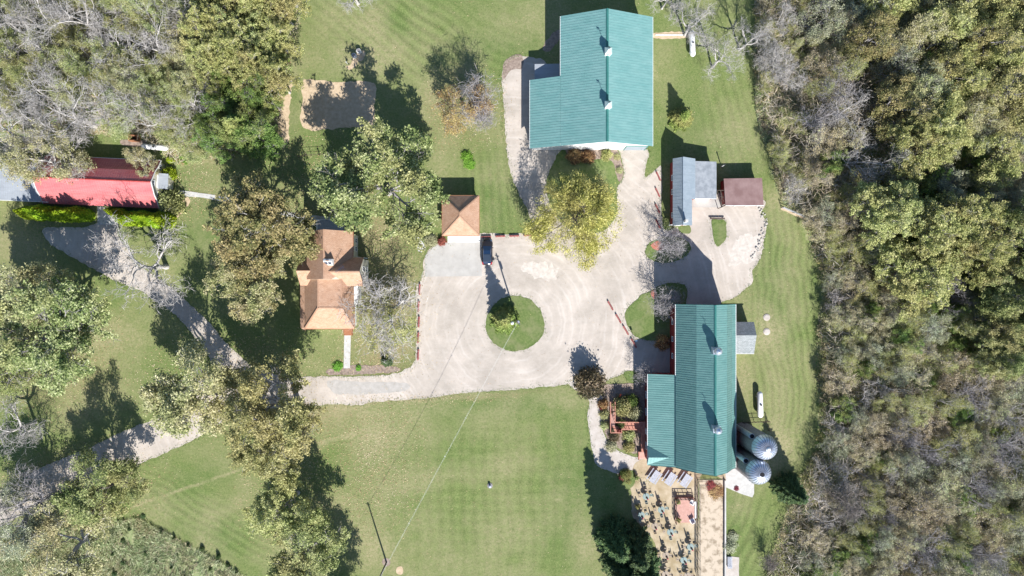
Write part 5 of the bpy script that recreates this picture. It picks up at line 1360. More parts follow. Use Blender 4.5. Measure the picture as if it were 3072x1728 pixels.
# ---- willow by the big barn
def willow():
    rng = np.random.default_rng(77)
    h, r = 12.0, 7.4
    th, tn, tips, td = grow(78, h, r, trunk=.22, levels=4, kids=4, nmain=6)
    th, tn, tips = norm_tree(th, tn, tips, h * .95, r)
    x, y, _ = W(1737, 645, 7.0)
    e = thing('willow_tree', 'big yellow-green weeping tree in the middle of the gravel yard', 'tree', (0, 0, 0))
    add_part('trunk', *tubes_np(th, 8), 'bark', e); add_part('branches', *tubes_np(tn, 3), 'bark', e)
    keep = vnoise(tips[:, 0], tips[:, 1], 2.2, 5, 2) > .32
    T = tips[keep]; m_ = len(T) // 4; a_ = rng.uniform(0, 6.283, m_); u_ = np.sqrt(rng.uniform(0, 1, m_)) * r * .93
    T = np.concatenate([T, np.stack([u_ * np.cos(a_), u_ * np.sin(a_), h * (.5 + .45 * np.sqrt(1 - (u_ / r) ** 2)) - .3], 1)]); n = 46000
    idx = rng.integers(0, len(T), n)
    out = T.copy(); out[:, 2] = 0; out /= np.linalg.norm(out, axis=1, keepdims=True) + 1e-6
    s = rng.uniform(0, 1, n)
    C = T[idx] + out[idx] * (s * .9)[:, None] + rng.normal(size=(n, 3)) * .32
    C[:, 2] -= s ** 1.6 * 2.4
    D = out[idx] * (1 - s * .4)[:, None] + rng.normal(size=(n, 3)) * .3; D[:, 2] -= s * 1.2
    V, Q = leaf_quads(rng, C, .38, .085, .5, dirs=D)
    add_part('crown', V, Q, 'lf_willow', e); e.location = (x, y, 0)
willow()

# ---- clipped evergreen row in front of the red-roofed barn
k = 0
ORD = ['first', 'second', 'third', 'fourth', 'fifth', 'sixth', 'seventh', 'eighth', 'ninth', 'tenth', 'eleventh', 'twelfth', 'thirteenth', 'fourteenth', 'fifteenth', 'sixteenth', 'seventeenth', 'eighteenth', 'nineteenth', 'twentieth']
for side, (u0, u1, n) in (('western', (-3.3, 7.1, 11)), ('eastern', (11.2, 21.6, 11))):
    for i in range(n):
        u = u0 + (u1 - u0) * i / (n - 1) + RG.uniform(-.15, .15); v = -5.95 + RG.uniform(-.15, .15) - (.25 if side == 'eastern' else 0)
        x, y, _ = RBF(u, v, 0)
        s = RG.uniform(.92, 1.12)
        if side == 'eastern' and i < 3: s = (.55, .68, .85)[i]; x, y, _ = RBF(u, -5.0 - .25 * i, 0)
        PR['arb' if i % 2 else 'arb2'].put((x, y, 0), RG.uniform(0, 6.3), (1.25 * s, 1.25 * s, 1.18 * s * RG.uniform(.9, 1.1)), '%s bright evergreen from the west in the %s hedge row before the rose roof' % (ORD[i], side), 'evergreen', 'clipped evergreens before the red-roofed barn')
tree('bushA', 503, 520, 22, 2.6, 'rounded bright evergreen beside the pale annexe at the east gable of the rose-roofed barn', 'lf_arb', cat='shrub', name='shrub', crown=.5)
tree('bushA', 508, 480, 12, 1.6, 'small bright shrub next to the east gable and the white tank', 'lf_arb', cat='shrub', name='shrub', crown=.5)
tree('bushA', 505, 605, 46, 3.8, 'broad mottled shrub at the east end of the evergreen hedge', 'lf_oak', cat='shrub', name='shrub', crown=.5)
# ---- shrubs and beds
tree('bushC', 1400, 470, 19, .8, 'low bright green shrub mound on the lawn north of the garage', 'lf_bright', cat='shrub', name='shrub', crown=.3)
tree('bushC', 1408, 492, 19, .7, 'lower bright green clump joined to the mound north of the garage', 'lf_bright', cat='shrub', name='shrub', crown=.3)
tree('bushA', 1325, 724, 15, 1.1, 'dark red round shrub at the garage corner', 'lf_red', cat='shrub', name='shrub', crown=.5)
tree('bushA', 1292, 722, 22, 1.3, 'pale spiky shrub beside the dark red one at the garage corner', 'lf_grey', cat='shrub', name='shrub', crown=.5)
tree('bushB', 1725, 464, 26, 2.6, 'rusty brown shrub against the white south wall of the largest barn', 'lf_rust', cat='shrub', name='shrub')
tree('bushB', 1765, 466, 24, 2.2, 'brown and yellow shrub in the middle of the bed at the largest barn', 'lf_rust', cat='shrub', name='shrub')
tree('bushB', 1822, 462, 20, 2.0, 'golden shrub by the roller door end of the largest barn bed', 'lf_yellow', cat='shrub', name='shrub')
tree('bushB', 1852, 470, 12, .7, 'low brown shrub at the bed corner beside the roller door drive', 'lf_brown', cat='shrub', name='shrub')
tree('bushB', 1859, 510, 12, .7, 'low dull shrub on the lobe of bed farthest from the largest barn wall', 'lf_brown', cat='shrub', name='shrub')
tree('bushA', 1845, 1245, 22, 1.7, 'dark shrub with autumn leaves on the west side of the long ramp', 'lf_rust', cat='shrub', name='shrub') if False else None
tree('bushB', 1812, 1215, 18, 1.8, 'rusty shrub bordering the gravel path opposite the long ramp\'s north end', 'lf_rust', cat='shrub', name='shrub')
tree('bushB', 1814, 1245, 17, 1.6, 'brown shrub along the gravel path at the middle of the ramp', 'lf_brown', cat='shrub', name='shrub')
tree('bushB', 1815, 1278, 15, 1.2, 'pinkish shrub along the gravel path at the ramp\'s south end', 'lf_brown', cat='shrub', name='shrub')
tree('bushA', 1868, 1222, 34, 3.2, 'broad green shrub filling the bed between the ramp and the lean-to', 'lf_olive', cat='shrub', name='shrub', crown=.5)
tree('bushA', 1895, 1205, 24, 2.2, 'dark green shrub in the north-east corner of the ramp bed', 'lf_green', cat='shrub', name='shrub', crown=.5)
tree('bushA', 1905, 1238, 26, 2.4, 'pale sprawling shrub touching the lean-to eave above the slatted deck', 'lf_grey', cat='shrub', name='shrub', crown=.5)
tree('bushA', 1865, 1275, 18, 1.5, 'small green shrub growing through the slatted deck', 'lf_oak', cat='shrub', name='shrub', crown=.5)
tree('bushC', 1888, 1305, 24, 1.5, 'green feathery shrub south of the slatted deck', 'lf_olive', cat='shrub', name='shrub', crown=.5)
tree('bushA', 1843, 1310, 20, 1.3, 'dark purple shrub below the slatted deck\'s corner', 'lf_purple', cat='shrub', name='shrub', crown=.5)
tree('bushC', 1835, 1340, 20, 1.0, 'spiky pale green plant at the bend of the gravel path', 'lf_grey', cat='shrub', name='shrub', crown=.5)
tree('bushA', 1888, 1342, 20, 1.6, 'yellowing shrub beside the wooden steps', 'lf_yellow', cat='shrub', name='shrub', crown=.5)
tree('bushA', 1985, 1100, 10, 2.0, 'dark upright shrub in the shade of the gambrel barn wall', 'lf_green', cat='shrub', name='shrub') if False else None
tree('bushB', 1990, 1030, 26, 2.0, 'dark russet shrub against the west wall of the gambrel barn', 'lf_rust', cat='shrub', name='shrub')
tree('bushA', 1878, 1426, 20, 1.8, 'dark shrub with reddish flowers where the gravel path meets the patio', 'lf_green', cat='shrub', name='shrub', crown=.5)
tree('bushB', 1868, 1432, 13, 1.2, 'reddish low shrub in the same grass wedge by the patio', 'lf_red', cat='shrub', name='shrub')
tree('bushB', 1886, 1447, 10, .9, 'yellow leaved tuft on the grass wedge by the patio', 'lf_yellow', cat='shrub', name='shrub')
tree('bushC', 1013, 1100, 17, .6, 'bright green low shrub left of the front walk', 'lf_bright', cat='shrub', name='shrub', crown=.4)
tree('bushC', 1075, 1104, 10, .4, 'bright green tuft right of the front walk', 'lf_bright', cat='shrub', name='shrub', crown=.4)
tree('bushB', 2150, 1476, 26, .45, 'red leaved creeper sprawling at the north end of the walled court', 'lf_rust', cat='shrub', name='creeper')
tree('bushB', 2134, 1458, 17, .4, 'reddish creeper beneath the iron railing corner', 'lf_red', cat='shrub', name='creeper')
tree('bushB', 2210, 1466, 9, .3, 'small red creeper along the edge of the concrete pad', 'lf_red', cat='shrub', name='creeper')
tree('bushC', 2190, 1640, 24, .9, 'pale green shrub against the east side of the court wall', 'lf_grey', cat='shrub', name='shrub', crown=.4)
tree('bushC', 2200, 1610, 18, .6, 'light green sprawling plant on the lawn side of the court wall', 'lf_grey', cat='shrub', name='shrub', crown=.4)
tree('bushA', 1380, 230, 1, 1, 'x', None) if False else None
tree('fine', 2310, 1690, 30, 3.6, 'dark young tree at the foot of the east lawn, bottom right of the court', None, 'bark', None, name='bare_tree')
tree('spruce', 2385, 1480, 46, 9, 'dark feathery conifer at the edge of the east wood south of the silos', 'lf_spruce', None, None, cat='conifer', name='spruce_tree', crown=.5)

# ================================================================ WOODS
def level_name(py):
    L = [(120, 'beside the largest barn\'s far end'), (300, 'beside the largest barn\'s middle'), (450, 'beside the largest barn\'s gable'), (620, 'beside the brown shed'),
         (800, 'beside the board fence'), (1000, 'beside the gambrel barn\'s north end'), (1200, 'beside the gambrel barn\'s middle'), (1380, 'beside the two silos'), (1560, 'beside the picnic patio'), (9999, 'beside the walled court')]
    for a, b in L:
        if py < a: return b

def plant_wood(poly, side, spec, spacing, seed, skip=None):
    rng = random.Random(seed); pts = []
    P = np.array(poly); x0, x1 = max(-60, P[:, 0].min()), min(3130, P[:, 0].max()); y0, y1 = max(-60, P[:, 1].min()), min(1800, P[:, 1].max())
    for _ in range(60000):
        x, y = rng.uniform(x0, x1), rng.uniform(y0, y1)
        if not bool(in_poly(np.array([x]), np.array([y]), poly)[0]): continue
        if skip and skip(x, y): continue
        kind = spec(x, y, rng)
        if kind is None: continue
        d = kind[2] * 1.25 * spacing
        if all((x - a) ** 2 + (y - b) ** 2 > (0.5 * (d + e)) ** 2 for a, b, e, _ in pts): pts.append((x, y, d, kind))
    # rank inside each band and look, counted from the lawn edge inward
    rows = {}
    for t in pts:
        rows.setdefault((level_name(t[1]) if side == 'east' else ('northernmost' if t[1] < 140 else 'middle' if t[1] < 290 else 'southern'), t[3][4]), []).append(t)
    for (lv, look), ts in rows.items():
        ts.sort(key=lambda t: t[0] if side == 'east' else -t[0])
        for i, (x, y, d, (key, mat, rpx, h, _, bark)) in enumerate(ts):
            o_ = ORD[i] if i < len(ORD) else 'farthest'
            if side == 'east': lab = '%s %s from the lawn, east wood, %s' % (o_, look, lv.replace('beside', 'level with'))
            else: lab = '%s %s from the lawn, %s strip of the north-west wood' % (o_, look, lv)
            mats = {}
            if mat: mats['crown'] = mats['foliage'] = mat
            if bark: mats['trunk'] = mats['branches'] = bark
            wx, wy, _z = W(x, y, h * .55); p = PR[key]; r = rpx * S * (1 - h * .55 / H)
            p.put((wx, wy, 0), rng.uniform(0, 6.28), (r / p.r, r / p.r, h / p.h), lab, 'tree', 'trees of the %s wood' % ('east' if side == 'east' else 'north-west'), mats or None, 'bare_tree' if look.startswith('bare') else 'leafy_tree')
    return len(pts)

def spec_e(x, y, rng):
    v = float(vnoise(np.array([x]), np.array([y]), 170, 3, 2)[0])
    orange = (2600 < x < 3000 and y < 620) or (2680 < x < 3120 and y < 330)
    gold = 2640 < x < 2960 and 380 < y < 820
    green = x > 2880 and 560 < y < 1080
    u = rng.random()
    e = 4.0 + max(0, x - 2470) / 45
    def lim(t): return (t[0], t[1], t[2] * (1 if e > 9 else .75), min(t[3], max(4.5, e)), t[4], t[5]) if y > 560 else t
    hv = float(vnoise(np.array([x]), np.array([y]), 62, 13, 2)[0])
    if x < 2450 and y < 640 and hv > .40: return None
    if x >= 2450 and x < 2780 and hv > .57: return None
    if x < 2450 and y < 640:    # open scrub with slender bare trees
        if u < .08: return ('bareB', None, rng.uniform(40, 60), rng.uniform(7, 9), 'bare grey tree', 'bark_pale')
        if u < .2: return ('thinB', 'lf_yellow', rng.uniform(26, 42), rng.uniform(4, 6), 'yellow-green tree', None)
        return None
    if 2540 < x < 2680 and 120 < y < 480 and v > .35: return None     # dark gap
    if gold and u < .85: return ('oakB', 'lf_yellow', rng.uniform(85, 125), rng.uniform(12, 15), 'dense golden tree', None)
    if green and u < .75: return ('oakA', 'lf_oak', rng.uniform(80, 110), rng.uniform(12, 15), 'dense green tree', None)
    if orange and u < .3: return ('oakC', 'lf_yellow', rng.uniform(75, 110), rng.uniform(11, 14), 'dense golden tree', None)
    if orange and u < .6: return ('oakC', 'lf_orange', rng.uniform(75, 110), rng.uniform(11, 14), 'russet tree', None)
    if orange and u < .85: return ('thin', 'lf_brown', rng.uniform(70, 95), rng.uniform(10, 13), 'thin brown tree', None)
    if u < .20: return lim(('bareA', None, rng.uniform(60, 90), rng.uniform(9, 13), 'bare grey tree', 'bark_pale' if rng.random() < .6 else 'bark_grey'))
    if u < .30: return lim(('bareC', None, rng.uniform(55, 80), rng.uniform(9, 12), 'bare slender tree', 'bark_grey'))
    if u < .58: return lim(('scrub', 'lf_tan', rng.uniform(45, 72), rng.uniform(6, 9), 'thin brown tree', None))
    if u < .78: return lim(('thinB', 'lf_yellow', rng.uniform(45, 72), rng.uniform(7, 11), 'thin yellow-green tree', None))
    if u < .92: return lim(('scrub', 'lf_grey', rng.uniform(45, 75), rng.uniform(7, 10), 'thin olive tree', None))
    return lim(('oakC', 'lf_green', rng.uniform(40, 60), rng.uniform(5, 8), 'dark green tree', None))
NE = plant_wood([(2290, -80), (2290, 330), (2330, 480), (2380, 600), (2440, 670), (2480, 740), (2510, 900), (2510, 1300), (2470, 1440), (2430, 1620), (2390, 1800), (3150, 1800), (3150, -80)], 'east', spec_e, .78, 4)

def spec_w(x, y, rng):
    u = rng.random()
    if x > 620 and y < 260:
        if u < .75: return ('oakB', 'lf_yellow', rng.uniform(60, 85), rng.uniform(11, 13), 'dense golden tree', None)
        return ('oakC', 'lf_olive', rng.uniform(50, 70), rng.uniform(10, 12), 'olive tree', None)
    if x > 640: return ('oakC', 'lf_green', rng.uniform(50, 75), rng.uniform(9, 12), 'dark green tree', None)
    if x > 500 and y > 330: return ('thin', 'lf_olive', rng.uniform(55, 75), rng.uniform(6, 8), 'low olive tree', None)
    if u < .22: return ('bareA', None, rng.uniform(80, 115), rng.uniform(11, 15), 'bare pale tree', 'bark_pale')
    if u < .44: return ('bareO', None, rng.uniform(70, 105), rng.uniform(11, 14), 'bare spreading tree', 'bark_pale')
    if u < .70: return ('thin', 'lf_olive', rng.uniform(60, 85), rng.uniform(8, 11), 'thin olive tree', None)
    if u < .88: return ('thin', 'lf_brown', rng.uniform(60, 85), rng.uniform(8, 11), 'thin brown tree', None)
    return ('thinB', 'lf_yellow', rng.uniform(45, 65), rng.uniform(7, 9), 'thin yellow tree', None)
NW = plant_wood([(-60, -80), (860, -80), (855, 150), (835, 250), (800, 330), (790, 400), (640, 440), (560, 420), (500, 390), (400, 350), (120, 360), (-60, 420)], 'west', spec_w, .66, 9)
tree('thin', 130, 480, 105, 11, 'sprawling leafy-twigged tree overhanging the west end of the rose roof', 'lf_brown', 'bark_pale', None, name='leafy_tree', rot=1.9)
tree('bareO', 180, 455, 105, 10, 'bare pale-limbed tree behind the west end of the rose roof', None, 'bark_pale', None, name='bare_tree', rot=.2)
tree('thin', 425, 490, 45, 7.5, 'small brownish tree over the east end of the rose roof and the white tank', 'lf_brown', 'bark_pale', None, name='leafy_tree', rot=.9)
# bare trees by the lawn north-east of the largest barn
for px, py, r, h, lab in ((2085, 60, 85, 11, 'bare tree over the tank and pipe trench east of the largest barn'), (2165, 170, 75, 9, 'bare spreading tree south-east of the tank by the largest barn'), (2255, 110, 75, 10, 'bare tree between the tank and the east wood, near the top'),
                         (2330, 190, 60, 8.5, 'bare pale tree on the scrub margin nearest the largest barn'), (2010, -20, 70, 10, 'bare tree at the top edge beside the largest barn')):
    tree('bareO' if px != 2330 else 'bareB', px, py, r, h, lab, None, 'bark_pale', None, name='bare_tree')
tree('bareA', 1050, -35, 75, 10, 'bare tree whose twigs hang in at the top edge above the lawn', None, 'bark_pale', None, name='bare_tree')
tree('fine', 2497, 1480, 60, 9, 'dark bare sapling at the wood edge level with the silos', None, 'bark', None, name='bare_tree', base=True)
# ================================================================ GROUND-LEVEL STUFF
rg = np.random.default_rng(99)
# underbrush in both woods: low leafy clumps
def clumps(poly, nclump, per, rad, zmax, seed, thr=.42):
    r = np.random.default_rng(seed)
    c = rand_in(r, poly, nclump, lambda q: vnoise(q[:, 0], q[:, 1], 42, seed, 3) > thr)
    hh = r.uniform(.25, 1, nclump) * zmax; rr = rad * r.uniform(.5, 1.3, nclump)
    idx = np.repeat(np.arange(nclump), per); n = len(idx)
    g = r.normal(size=(n, 3)); g[:, 2] = np.abs(g[:, 2]); g /= np.linalg.norm(g, axis=1, keepdims=True); g *= r.uniform(.4, 1, (n, 1))
    return np.stack([c[idx, 0] + g[:, 0] * rr[idx], c[idx, 1] + g[:, 1] * rr[idx], .04 + g[:, 2] * hh[idx]], 1), r
for nm, poly, n, mat, sd, zz, rd in (('underbrush', WOOD_E, 3600, 'lf_olive', 301, 2.4, .9), ('underbrush', WOOD_E, 3600, 'lf_tan', 302, 2.2, .8), ('underbrush', WOOD_W, 1100, 'lf_olive', 303, 1.8, .9), ('underbrush', WOOD_W, 900, 'lf_tan', 306, 1.6, .8),
                            ('underbrush', WOOD_W, 600, 'lf_bright', 304, .9, .8), ('underbrush', WOOD_E, 2600, 'lf_yellow', 305, 3.2, 1.0), ('underbrush', WOOD_E, 500, 'lf_green', 307, 2.2, 1.1)):
    C, r = clumps(poly, n, 52, rd, zz, sd, .45 if mat in ('lf_tan', 'lf_green') else .40)
    scatter_quads(nm, C, r, .20, .12, mat, up=1.0)
# brush of thin sticks
for poly, n, sd in ((WOOD_E, 95000, 311), (WOOD_W, 20000, 312)):
    r = np.random.default_rng(sd); xy = rand_in(r, poly, n)
    C = np.concatenate([xy, r.uniform(.05, 4.2, (n, 1))], 1)
    D = r.normal(size=(n, 3)); D[:, 2] = np.abs(D[:, 2]) * .6
    scatter_quads('brushwood', C, r, 1.4, .05, 'lf_twig', .3, dirs=D)
# leaf litter on the woodland floor and drifting on to the lawn
for poly, n, sd in ((WOOD_E, 60000, 321), (WOOD_W, 26000, 322)):
    r = np.random.default_rng(sd); xy = rand_in(r, poly, n); scatter_quads('leaf_litter', np.concatenate([xy, r.uniform(.02, .08, (n, 1))], 1), r, .24, .16, 'lf_litter', 3)
def near(lst):
    P = np.array(lst, float)
    def f(q):
        d = np.min(np.hypot((q[:, 0][:, None] - P[None, :, 0]) / P[None, :, 2], (q[:, 1][:, None] - P[None, :, 1]) / P[None, :, 3]), 1)
        return rg.uniform(0, 1, len(q)) > d
    return f
FULL = [(0, 0), (3072, 0), (3072, 1728), (0, 1728)]
LZ = [(1130, 900, 200, 260), (1150, 700, 200, 160), (760, 1150, 260, 220), (150, 1050, 260, 260), (880, 1400, 200, 330), (600, 1150, 250, 200), (1390, 330, 170, 160), (1000, 560, 330, 200), (1250, 1195, 360, 26), (1120, 1090, 200, 60),
      (250, 1450, 300, 160), (560, 560, 160, 120), (1120, 1400, 200, 250)]
C = rand_in(rg, FULL, 26000, near(LZ)); scatter_quads('fallen_leaves', np.concatenate([C, rg.uniform(.03, .075, (len(C), 1))], 1), rg, .15, .11, 'lf_litter', 3)
C = rand_in(rg, FULL, 9000); scatter_quads('fallen_leaves', np.concatenate([C, rg.uniform(.03, .075, (len(C), 1))], 1), rg, .12, .09, 'lf_litter', 3)
# tall grass
def tall(poly, n, mat, seed, l=.75, lean=(.5, -.2)):
    r = np.random.default_rng(seed); xy = rand_in(r, poly, n, lambda q: vnoise(q[:, 0], q[:, 1], 28, seed, 3) > .36)
    C = np.concatenate([xy, r.uniform(.1, .5, (n, 1))], 1)
    f = vnoise(xy[:, 0], xy[:, 1], 4, seed + 1, 2) * 4
    D = np.stack([np.cos(f) + lean[0], np.sin(f) + lean[1], np.full(n, .5)], 1) + r.normal(size=(n, 3)) * .25
    scatter_quads('tall_grass', C, r, l, .07, mat, .6, dirs=D)
tall(MEADOW, 42000, 'lf_grass', 331); tall(TALL_E, 36000, 'lf_grass', 332); tall(TALL_E, 22000, 'lf_drygrass', 333); tall(MEADOW, 12000, 'lf_drygrass', 334)
tall([(2262, 0), (2600, 0), (2620, 300), (2500, 660), (2420, 650), (2300, 420)], 26000, 'lf_drygrass', 335, .9)
# ragged turf where grass meets gravel
E = []
for o in [LOT_O, PATH_O] + ISL:
    me = o.data; n = len(me.vertices); co = np.zeros(n * 3, np.float32); me.vertices.foreach_get("co", co); co = co.reshape(-1, 3)
    E.append(co[:, :2])
E = np.concatenate(E); E = np.repeat(E, 7, 0); E = E + rg.normal(size=E.shape) * .30 * vnoise(E[:, 0], E[:, 1], 2.0, 5)[:, None] * 2
k = (np.abs(E[:, 0]) < 100); E = E[k]
bldg = [W(*p)[:2] for p in ((1590, 166), (2010, 166), (2010, 440), (1590, 440))]
k = ~in_poly(E[:, 0], E[:, 1], bldg); E = E[k]
scatter_quads('grass_tufts', np.concatenate([E, rg.uniform(.05, .12, (len(E), 1))], 1), rg, .15, .07, 'lf_lawn', 1.2)

# ================================================================ YARD OBJECTS
def bumper(px, py, dx, dy, length, lab, grp='red timber parking bumpers'):
    x, y, _ = W(px, py); a = math.atan2(-dy, dx); F = Frame(x, y, a)
    t = thing('parking_bumper', lab, 'parking bumper', (x, y, 0), grp)
    L = length / 2
    MB().hexa([F(-L, -.13, .14), F(L, -.13, .14), F(L, .13, .14), F(-L, .13, .14), F(-L, -.10, .38), F(L, -.10, .38), F(L, .10, .38), F(-L, .10, .38)]).build('beam', 'redbar', t)
    for s_ in (-1, 1): MB().hexa([F(s_ * (L - .3) - .08, -.16, .02), F(s_ * (L - .3) + .08, -.16, .02), F(s_ * (L - .3) + .08, .16, .02), F(s_ * (L - .3) - .08, .16, .02), F(s_ * (L - .3) - .08, -.16, .138), F(s_ * (L - .3) + .08, -.16, .138), F(s_ * (L - .3) + .08, .16, .138), F(s_ * (L - .3) - .08, .16, .138)]).build('foot', 'redbar', t)
for i, (px, py) in enumerate(((1459, 711), (1501, 709), (1543, 708), (1585, 706))): bumper(px, py, 1, -.03, 1.75, '%s red bumper from the garage along the north edge of the yard' % ORD[i])
for i, (px, py) in enumerate(((1259, 868), (1256, 920), (1257, 966), (1255, 1013), (1255, 1064))): bumper(px, py, -.06, 1, 1.95, '%s red bumper from the top in the line along the leafy lawn' % ORD[i])
for i, (px, py) in enumerate(((1831, 917), (1855, 956), (1877, 991), (1901, 1029))): bumper(px, py, .5, .85, 1.85, '%s red bumper from the north in the slanting row by the lobed grass island' % ORD[i])
for i, (px, py) in enumerate(((1974.5, 529), (1972.5, 578), (1972, 626), (1973.5, 672))): bumper(px, py, .42, .9, 1.75, '%s red bumper from the north beside the grey-roofed workshop' % ORD[i])
bumper(1773, 765, .75, .65, 1.5, 'lone red bumper on the gravel under the weeping tree')

# ---- car
def car():
    x, y, _ = W(1462, 757); c = thing('parked_car', 'dark grey sport utility car with blue-reflecting roof parked nose to the bumpers', 'car', (x, y, 0))
    # body: plan stations along y (nose +y)
    st = [(-2.32, .72, .45, .95), (-2.22, .86, .28, 1.12), (-1.6, .93, .24, 1.14), (-.6, .95, .22, 1.12), (.5, .95, .22, 1.08), (1.2, .93, .22, 1.04), (1.8, .90, .24, .95), (2.15, .80, .28, .86), (2.32, .62, .4, .72)]
    mb = MB(); rings = []
    for yy, w, z0, z1 in st:
        rings.append([(x - w, y + yy, z0 + .12), (x - w * .92, y + yy, z0), (x + w * .92, y + yy, z0), (x + w, y + yy, z0 + .12), (x + w * 1.01, y + yy, (z0 + z1) / 2), (x + w * .97, y + yy, z1 - .08), (x + w * .86, y + yy, z1), (x - w * .86, y + yy, z1), (x - w * .97, y + yy, z1 - .08), (x - w * 1.01, y + yy, (z0 + z1) / 2)])
    n = 10
    for r in rings: mb.v.extend(r)
    for i in range(len(rings) - 1):
        for j in range(n): mb.f.append((i * n + j, i * n + (j + 1) % n, (i + 1) * n + (j + 1) % n, (i + 1) * n + j))
    mb.f.append(tuple(range(n))[::-1]); mb.f.append(tuple((len(rings) - 1) * n + j for j in range(n)))
    body = mb.build('body', 'carpaint', c, smooth=True)
    # greenhouse
    g = [(-2.1, .72, 1.10), (-1.75, .66, 1.58), (-.6, .64, 1.64), (.25, .64, 1.60), (1.05, .78, 1.07)]
    bt = [(-2.1, .74), (-1.75, .80), (-.6, .82), (.25, .82), (1.05, .80)]
    mb = MB()
    for (yy, w, z), (_, wb) in zip(g, bt): mb.v.extend([(x - wb, y + yy, 1.05), (x - w, y + yy, z), (x + w, y + yy, z), (x + wb, y + yy, 1.05)])
    for i in range(4):
        for j in range(3): mb.f.append((i * 4 + j, i * 4 + j + 1, (i + 1) * 4 + j + 1, (i + 1) * 4 + j))
    mb.f.append((0, 3, 2, 1)); mb.f.append((16, 17, 18, 19))
    mb.build('cabin_glass', 'carglass', c)
    mb = MB(); mb.hexa([(x - .60, y - 1.78, 1.58), (x + .60, y - 1.78, 1.58), (x + .60, y - .42, 1.645), (x - .60, y - .42, 1.645), (x - .56, y - 1.74, 1.625), (x + .56, y - 1.74, 1.625), (x + .56, y - .46, 1.685), (x - .56, y - .46, 1.685)]); mb.build('roof', 'carroof', c)
    for s_ in (-1, 1):
        mb = MB(); mb.bar((x + s_ * .63, y - 1.7, 1.70), (x + s_ * .63, y + .1, 1.70), .05); mb.build('roof_rail', 'chrome', c)
        mb = MB(); mb.bar((x + s_ * .97, y + .78, 1.12), (x + s_ * 1.12, y + .74, 1.16), .14, .12); mb.build('mirror', 'carpaint', c)
        MB().hexa([(x + s_ * .62, y - 2.30, .85), (x + s_ * .90, y - 2.12, .85), (x + s_ * .95, y - 1.80, .9), (x + s_ * .90, y - 1.80, .9), (x + s_ * .56, y - 2.30, 1.12), (x + s_ * .84, y - 2.14, 1.15), (x + s_ * .90, y - 1.80, 1.17), (x + s_ * .80, y - 1.80, 1.18)]).build('tail_lamp', 'redlamp', c)
        MB().hexa([(x + s_ * .45, y + 2.28, .62), (x + s_ * .80, y + 2.12, .62), (x + s_ * .84, y + 1.95, .8), (x + s_ * .70, y + 1.95, .9), (x + s_ * .45, y + 2.3, .78), (x + s_ * .80, y + 2.12, .82), (x + s_ * .82, y + 1.95, .92), (x + s_ * .70, y + 1.95, .95)]).build('headlamp', 'chrome', c)
        for yy in (-1.45, 1.42):
            w = MB().tube([(x + s_ * .74, y + yy, .36), (x + s_ * .98, y + yy, .36)], .35, 20).build('wheel', 'tyre', c); MB().tube([(x + s_ * .975, y + yy, .36), (x + s_ * .99, y + yy, .36)], .21, 12).build('rim', 'chrome', w)
    MB().hexa([(x - .5, y - 2.33, .74), (x + .5, y - 2.33, .74), (x + .5, y - 2.2, .78), (x - .5, y - 2.2, .78), (x - .5, y - 2.33, .9), (x + .5, y - 2.33, .9), (x + .5, y - 2.2, .92), (x - .5, y - 2.2, .92)]).build('rear_bumper', 'chrome', c)
M['carroof'] = NT('sky_tinted_car_roof').fin((.05, .07, .10), .15, .3, .8)  # blue of the reflected sky put into the roof colour
car()

# ---- utility poles and the line between them
def pole(px, py, h, lab, lamp=False):
    x, y, _ = W(px, py); t = thing('utility_pole', lab, 'utility pole', (x, y, 0))
    MB().tube([(x, y, 0), (x, y, h)], [.16, .11], 10).build('pole', 'pole', t)
    mb = MB()
    mb.bar((x - .35, y + .1, h - .3), (x + .35, y - .1, h - .3), .09); mb.build('crossarm', 'pole', t)
    if lamp:
        MB().bar((x, y, h - .9), (x - .8, y - .1, h - .5), .06).build('lamp_arm', 'chrome', t)
        l = MB().lathe((x - .85, y - .1, h - .75), [(.10, 0), (.27, .05), (.25, .2), (.12, .32), (.02, .36)], 16).build('lamp_head', 'white', t)
        MB().lathe((x + .15, y + .05, h - 2.1), [(.22, 0), (.24, .1), (.24, .8), (.2, .9)], 14).build('transformer', 'steel', t)
        mb = MB(); mb.bar((x + .1, y - .15, h - .35), (x + .45, y - .3, h - .1), .08); mb.build('bracket', 'chrome', t)
    return Vector((x, y, h - .25))
A = pole(1551, 960, 9.3, 'tall pole carrying a yard lamp on the round grass island', True)
B = pole(1159.5, 1687, 8.4, 'plain dark utility pole on the lower lawn near the bottom edge')
def wire(a, b, sag, off, rad=.010):
    pts = []
    for i in range(21):
        t = i / 20; p = a.lerp(b, t); p = p + Vector((off * .9, off * .5, -sag * 4 * t * (1 - t))); pts.append(p)
    return MB().tube(pts, rad, 5)
t = thing('overhead_line', 'twin overhead wires slanting across the lower lawn between the two poles', 'power line', tuple((A + B) / 2))
for o_, sg in ((.09, 1.1), (-.09, 1.15)): wire(A, B, sg, o_).build('wire', 'wire', t)
wire(B, B + Vector((-14, -26, .4)), .6, 0).build('wire', 'wire', t)
mb = MB()
for tt in (.37, .52, .78): p = A.lerp(B, tt); mb.bar(p + Vector((-.13, .08, -1.1)), p + Vector((.13, -.08, -1.1)), .05)
mb.build('spacer', 'wire', t)
sheet("dirt_strip", [(1159 + 13 * math.cos(a), 1687 + 13 * math.sin(a)) for a in [i * math.pi / 5 for i in range(10)]], .017, 'mulch', .1)
sheet("dirt_strip", [(1199 + 11 * math.cos(a), 1712 + 13 * math.sin(a)) for a in [i * math.pi / 5 for i in range(10)]], .017, 'straw', .1)

